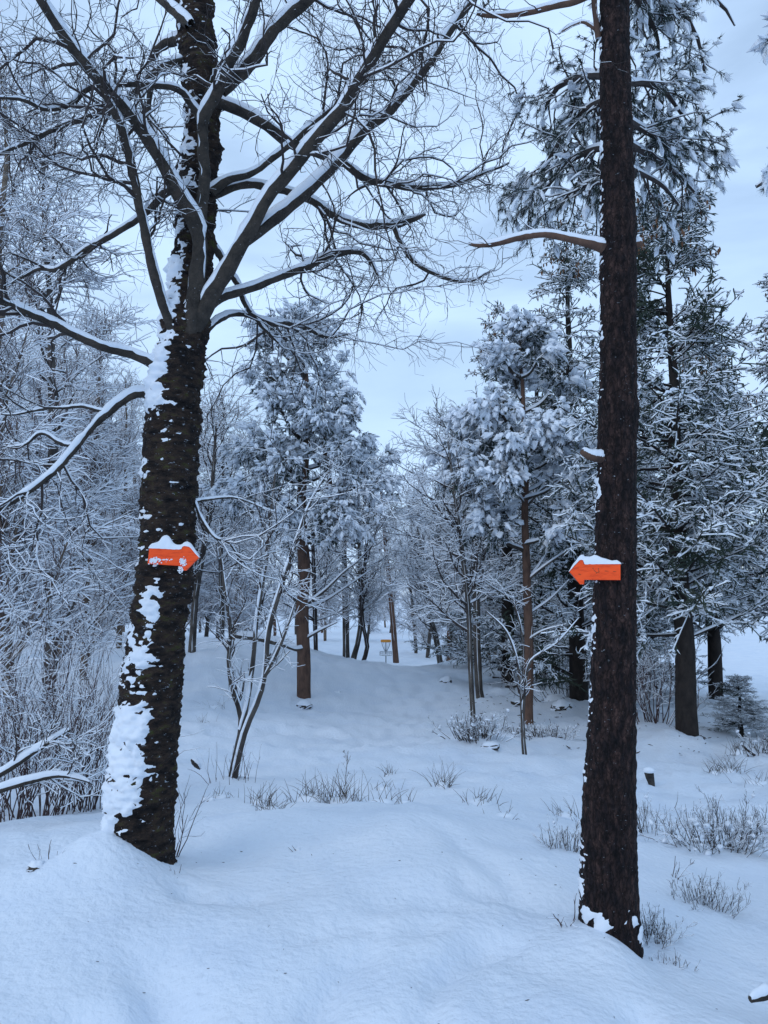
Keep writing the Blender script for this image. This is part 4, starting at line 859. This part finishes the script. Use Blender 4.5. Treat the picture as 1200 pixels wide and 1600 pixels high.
bush('heather_bush', 'largest grey heather bush, spreading on the bank beyond the arrow pine', 'bush', 1125, 1340, 6.0, .55, .34, 90, 520, M['heather'], .0035, .8, 1.6, gh, 90, n3=650)
bush('heather_bush', 'heather bush cut off by the picture edge above the largest bush', 'bush', 1195, 1300, 6.8, .4, .26, 50, 260, M['heather'], .0035, .8, 1.6, gh, 14, n3=400)
bush('heather_bush', 'wispy heather just past the pine trunk on the bank', 'bush', 1012, 1310, 6.6, .22, .28, 24, 130, M['heather'], .003, .6, 1.4, gh, 6, n3=200)
bush('heather_bush', 'greenish bilberry sprigs below the largest heather bush', 'bush', 1100, 1432, 4.6, .26, .17, 60, 260, M['heather'], .0026, .8, 1.4, gh, 8, n3=300)
bush('heather_bush', 'bilberry sprigs hugging the foot of the arrow pine', 'bush', 1018, 1478, 3.95, .17, .15, 50, 240, M['heather'], .0024, .7, 1.4, gh, 4, n3=260)
bush('heather_bush', 'sprigs trailing down the bank from the pine foot', 'bush', 1050, 1502, 3.75, .13, .09, 30, 110, M['heather'], .0022, .8, 1.3, gh, 0)
bush('heather_bush', 'grey heather tuft in front of the pine on the clearing side', 'bush', 885, 1352, 5.0, .26, .18, 34, 170, M['heather'], .0026, .7, 1.4, gh, 8, n3=240)
bush('snowy_bush', 'round bush domed with snow at the foot of the very thin tree', 'bush', 745, 1172, 12.3, .62, .36, 80, 420, M['heather'], .007, .8, 1.8, gh, 90, n3=350)
bush('snowy_bush', 'low snow-matted bush around the young pine foot', 'bush', 850, 1150, 14.2, .8, .26, 70, 380, M['heather'], .007, .8, 1.8, gh, 60)
bush('snowy_bush', 'small snowy bush on the clearing side of the young pine', 'bush', 806, 1142, 14.4, .4, .22, 34, 160, M['heather'], .007, .8, 1.8, gh, 30)
bush('heather_bush', 'bare scrub at the field margin by the broken stick', 'bush', 1195, 1185, 12.5, .5, .35, 34, 200, M['heather'], .006, .7, 1.6, gh, 10)
bush('twig_sprig', 'dark curling sprig in the snow just left of the arrow pine', 'sprig', 884, 1420, 3.75, .03, .17, 4, 9, M['stem'], .0035, .8, 1.2, 'single sprigs in the snow')
bush('twig_sprig', 'single forked sprig below the largest heather bush', 'sprig', 1055, 1398, 4.9, .03, .18, 3, 16, M['stem'], .0035, .5, 1.2, 'single sprigs in the snow')
bush('twig_sprig', 'twiggy sprig sprouting against the mossy trunk on the clearing side', 'sprig', 272, 1318, 4.75, .05, .42, 9, 40, M['stem'], .0032, .5, 1.0, 'single sprigs in the snow')
bush('twig_sprig', 'two thin dark sprigs poking from the mound beside the mossy tree', 'sprig', 72, 1385, 4.1, .05, .15, 4, 5, M['stem'], .0028, .5, .6, 'single sprigs in the snow')
bush('twig_sprig', 'short stalk standing at the foot of the mossy trunk', 'sprig', 275, 1378, 4.25, .04, .09, 4, 4, M['stem'], .0024, .4, .4, 'single sprigs in the snow')
bush('twig_sprig', 'thin upright shoots around the birch sapling base', 'sprig', 366, 1234, 8.9, .42, .42, 24, 16, M['stem'], .003, .25, .6, 'single sprigs in the snow')
gs = 'leafless shrubs in the thicket'
for k, (lb, px, py, Y, wd, h, n0) in enumerate([
    ('red-stemmed shrub closest to the mossy trunk in the thicket', 130, 1262, 7.6, .5, 1.15, 46), ('dense leafless shrub in the middle of the thicket', 75, 1270, 7.2, .6, 1.2, 54), ('shrub at the picture edge of the thicket, lowest branches snowy', 10, 1285, 6.8, .6, 1.2, 48),
    ('taller shrub behind the middle of the thicket', 95, 1200, 9.5, .8, 1.6, 50), ('taller shrub behind the thicket at the picture edge', 15, 1190, 9.8, .9, 2.2, 54), ('shrub out past the picture edge of the thicket', -60, 1270, 7.5, .8, 1.6, 46)]):
    bush('leafless_shrub', lb, 'shrub', px, py, Y, wd, h, int(n0 * .7), 210, M['stem'], .0055, .35, 2.2, gs, 0, n3=240)
traced_tree('fallen_branch', 'thick snow-covered branch reaching into the thicket from the picture edge', [[(-60, 1235, 6.0, 11), (0, 1210, 6.0, 9), (40, 1185, 6.0, 8), (75, 1162, 6.0, 6), (110, 1140, 6.0, 4)], [(-60, 1255, 5.9, 11), (0, 1235, 5.9, 9), (50, 1220, 5.9, 8), (95, 1212, 5.9, 6), (140, 1222, 5.9, 3)]], M['limb'], 12, 60, 120, (.2, .5), (.1, .3), (.05, .15), .003, None, 'branch', t1=(.4, 1))

# ------------------------------------------------------------------ rocks, stumps, logs
def rock(name, label, cat, px, py, Y, sx, sy, sz, snow=.35, sink=.62):
    g = G(px, py, Y); root = empty(name, tuple(g)); tag(root, label, cat)
    u = np.linspace(0, math.pi, 12)[:, None]; v = np.arange(18)[None] * 2 * math.pi / 18
    d = np.stack([np.sin(u) * np.cos(v), np.sin(u) * np.sin(v), np.cos(u) * np.ones_like(v)], -1)
    k = .45 + 1.1 * fbm(d * 1.9 + px, 4); V = d * k[..., None] * np.array([sx, sy, sz]) + [0, 0, sz * (1 - 2 * sink)]
    b = MB(); b.add(V, grid_faces(12, 18)[:, ::-1]); b.build('stone', M['rock'], root)
    t = sstep(.15, .7, d[..., 2] + 1.2 * (fbm(d * 2.5 + 7 + px, 3) - .5)) * snow * sz * .6 - .05 * sz
    Vs = V + np.array([0, 0, 1]) * t[..., None] + d * (t[..., None] * .05)
    b = MB(); b.add(Vs[:7], grid_faces(7, 18)[:, ::-1]); b.build('snow_cover', M['snow'], root)
rock('rock', 'dark rock with a snowy top below the curved trunks', 'rock', 697, 1084, 24, .20, .2, .14)
rock('rock', 'small dark rock beside the snow-laden pine', 'rock', 527, 1085, 22, .14, .14, .09)
rock('rock', 'dark stone in the snow at the base of the snow-laden pine', 'rock', 475, 1104, 20.3, .22, .2, .14)
rock('rock', 'boulder lump behind the thicket shrubs', 'rock', 105, 1075, 17, .30, .3, .28, .35)
rock('rock', 'dark hollow stone under the domed snowy bush', 'rock', 765, 1172, 12.0, .14, .12, .10, .2)
rock('rock', 'black boulder in the shade between young pine and pine trunk', 'rock', 868, 1085, 20, .34, .3, .3, .4)
rock('rock', 'second shaded boulder just below the black one', 'rock', 878, 1105, 18.5, .26, .25, .2, .4)
rock('rock', 'small snow-capped stone on the crest below the birch sapling', 'rock', 325, 1252, 7.4, .06, .05, .035, .8)
rock('rock', 'small dark stone peeking from the mound beside the mossy tree', 'rock', 55, 1395, 4.05, .045, .05, .025, .3)
g = G(1016, 1231, 9.5); root = empty('tree_stump', tuple(g)); tag(root, 'small dark cut stump wearing a round snow cap', 'stump')
b = MB(); tube(b, [[.03, 0, -.1], [.02, 0, .0], [.0, 0, .09], [-.01, 0, .15]], [.03, .035, .05, .055], 12, cap=True, rough=.15); b.build('trunk', M['rock'], root)
b = MB(); a = np.arange(14) * 2 * math.pi / 14; b.add([[.068 * f * math.cos(t) - .01, .068 * f * math.sin(t), .145 + z_] for f, z_ in ((.9, 0), (1.05, .015), (.9, .04), (.5, .055), (.02, .06)) for t in a], grid_faces(5, 14)); b.build('snow_cap', M['snow'], root)

def log(name, label, rows, bark, cat='log', amount=1.3, K=24):
    root = empty(name, (0, 0, 0)); tag(root, label, cat)
    p, r = trace(rows, K); b = MB(); tube(b, p, r, 9, cap=True, rough=.2); o = b.build('wood', bark, root); snow_tube('snow', p, r, o, amount, .15)
log('fallen_log', 'snow-topped branch end sticking out at the bottom corner', [(1260, 1520, 3.3, 22), (1215, 1542, 3.25, 18), (1192, 1556, 3.2, 14), (1172, 1562, 3.18, 8)], M['limb'], 'branch')
log('fallen_log', 'snowy fallen log leading away from the snow-laden pine', [(470, 1016, 21.5, 8), (440, 1006, 22.5, 9), (405, 998, 23.5, 9), (370, 994, 24.5, 8)], M['grey_bark'])
log('fallen_log', 'thin half-buried log with one raised end in front of the basket', [(617, 1059, 35, 4), (630, 1059, 35, 4), (638, 1058, 35, 4), (645, 1052, 35, 4)], M['twig'], 'log', .8)
log('broken_stick', 'broken forked stick rising from the field margin under the spruce', [(1183, 1182, 12.5, 5), (1174, 1176, 12.5, 5), (1164, 1168, 12.5, 4), (1157, 1161, 12.5, 2)], M['twig'], 'stick', .6)
log('dead_leaf', 'dark curled dead leaf stuck in snow beside the mossy trunk', [(299, 1186, 9.2, 4), (303, 1190, 9.2, 9), (309, 1196, 9.2, 10), (313, 1202, 9.2, 3)], M['rock'], 'leaf', .3)
for (lb, x, y, Y, l) in [('longest dark fallen branch on the shaded snow under the spruces', 770, 1062, 26, 30), ('short fallen branch on shaded snow beside the mossy straight trunk', 800, 1092, 20, 14), ('broken branch on shaded snow between young pine and thin tree', 790, 1070, 24, 18)]:
    g0 = G(x, y, Y); g1 = G(x + l, y + 2, Y); b_ = MB(); root = empty('fallen_branch', tuple(g0)); tag(root, lb, 'branch')
    pp = np.linspace(g0, g1, 8) - g0 + np.c_[np.zeros(8), rng.normal(size=8) * .03, .02 + rng.random(8) * .02]; tube(b_, pp, np.full(8, .035), 6, rough=.3); b_.build('wood', M['limb'], root)

# bits of bark and needles blown onto the snow
n_ = 70; qx = rng.uniform(-1.6, 1.6, n_); qy = rng.uniform(2.6, 5.2, n_); n2 = 900
sx = np.r_[qx, rng.uniform(1.5, 10.5, n2)]; sy = np.r_[qy, rng.uniform(12, 25, n2)]
keep = np.r_[np.ones(n_, bool), (np.hypot(sx[n_:] - 5.3, (sy[n_:] - 13.5) * .7) < 2.6) | (np.hypot(sx[n_:] - 5, (sy[n_:] - 20) * .6) < 3.2)]
sx, sy = sx[keep], sy[keep]; sz_ = np.where(np.arange(len(sx)) < n_, rng.uniform(.003, .010, len(sx)), rng.uniform(.012, .05, len(sx)))
an = rng.uniform(0, 6.28, len(sx)); dv = np.c_[np.cos(an), np.sin(an), rng.normal(size=len(sx)) * .25] * sz_[:, None]
c0 = np.c_[sx, sy, H(sx, sy) + .002]
b = MB(); tube(b, np.stack([c0 - dv, c0 + dv * .2, c0 + dv], 1), np.maximum(sz_[:, None] * .22, .0012) * np.array([[.5, 1, .3]]), 4)
tag(b.build('forest_litter', M['twig']), 'scattered bits of bark and needles lying on the snow', None, kind='stuff')

for o in list(bpy.data.objects):
    if o.parent is not None and o.name.split('.')[0] in ('twigs', 'blades', 'stems'): o['kind'] = 'stuff'
    if o.type == 'MESH' and o.parent is None and 'kind' not in o: o['kind'] = 'structure'
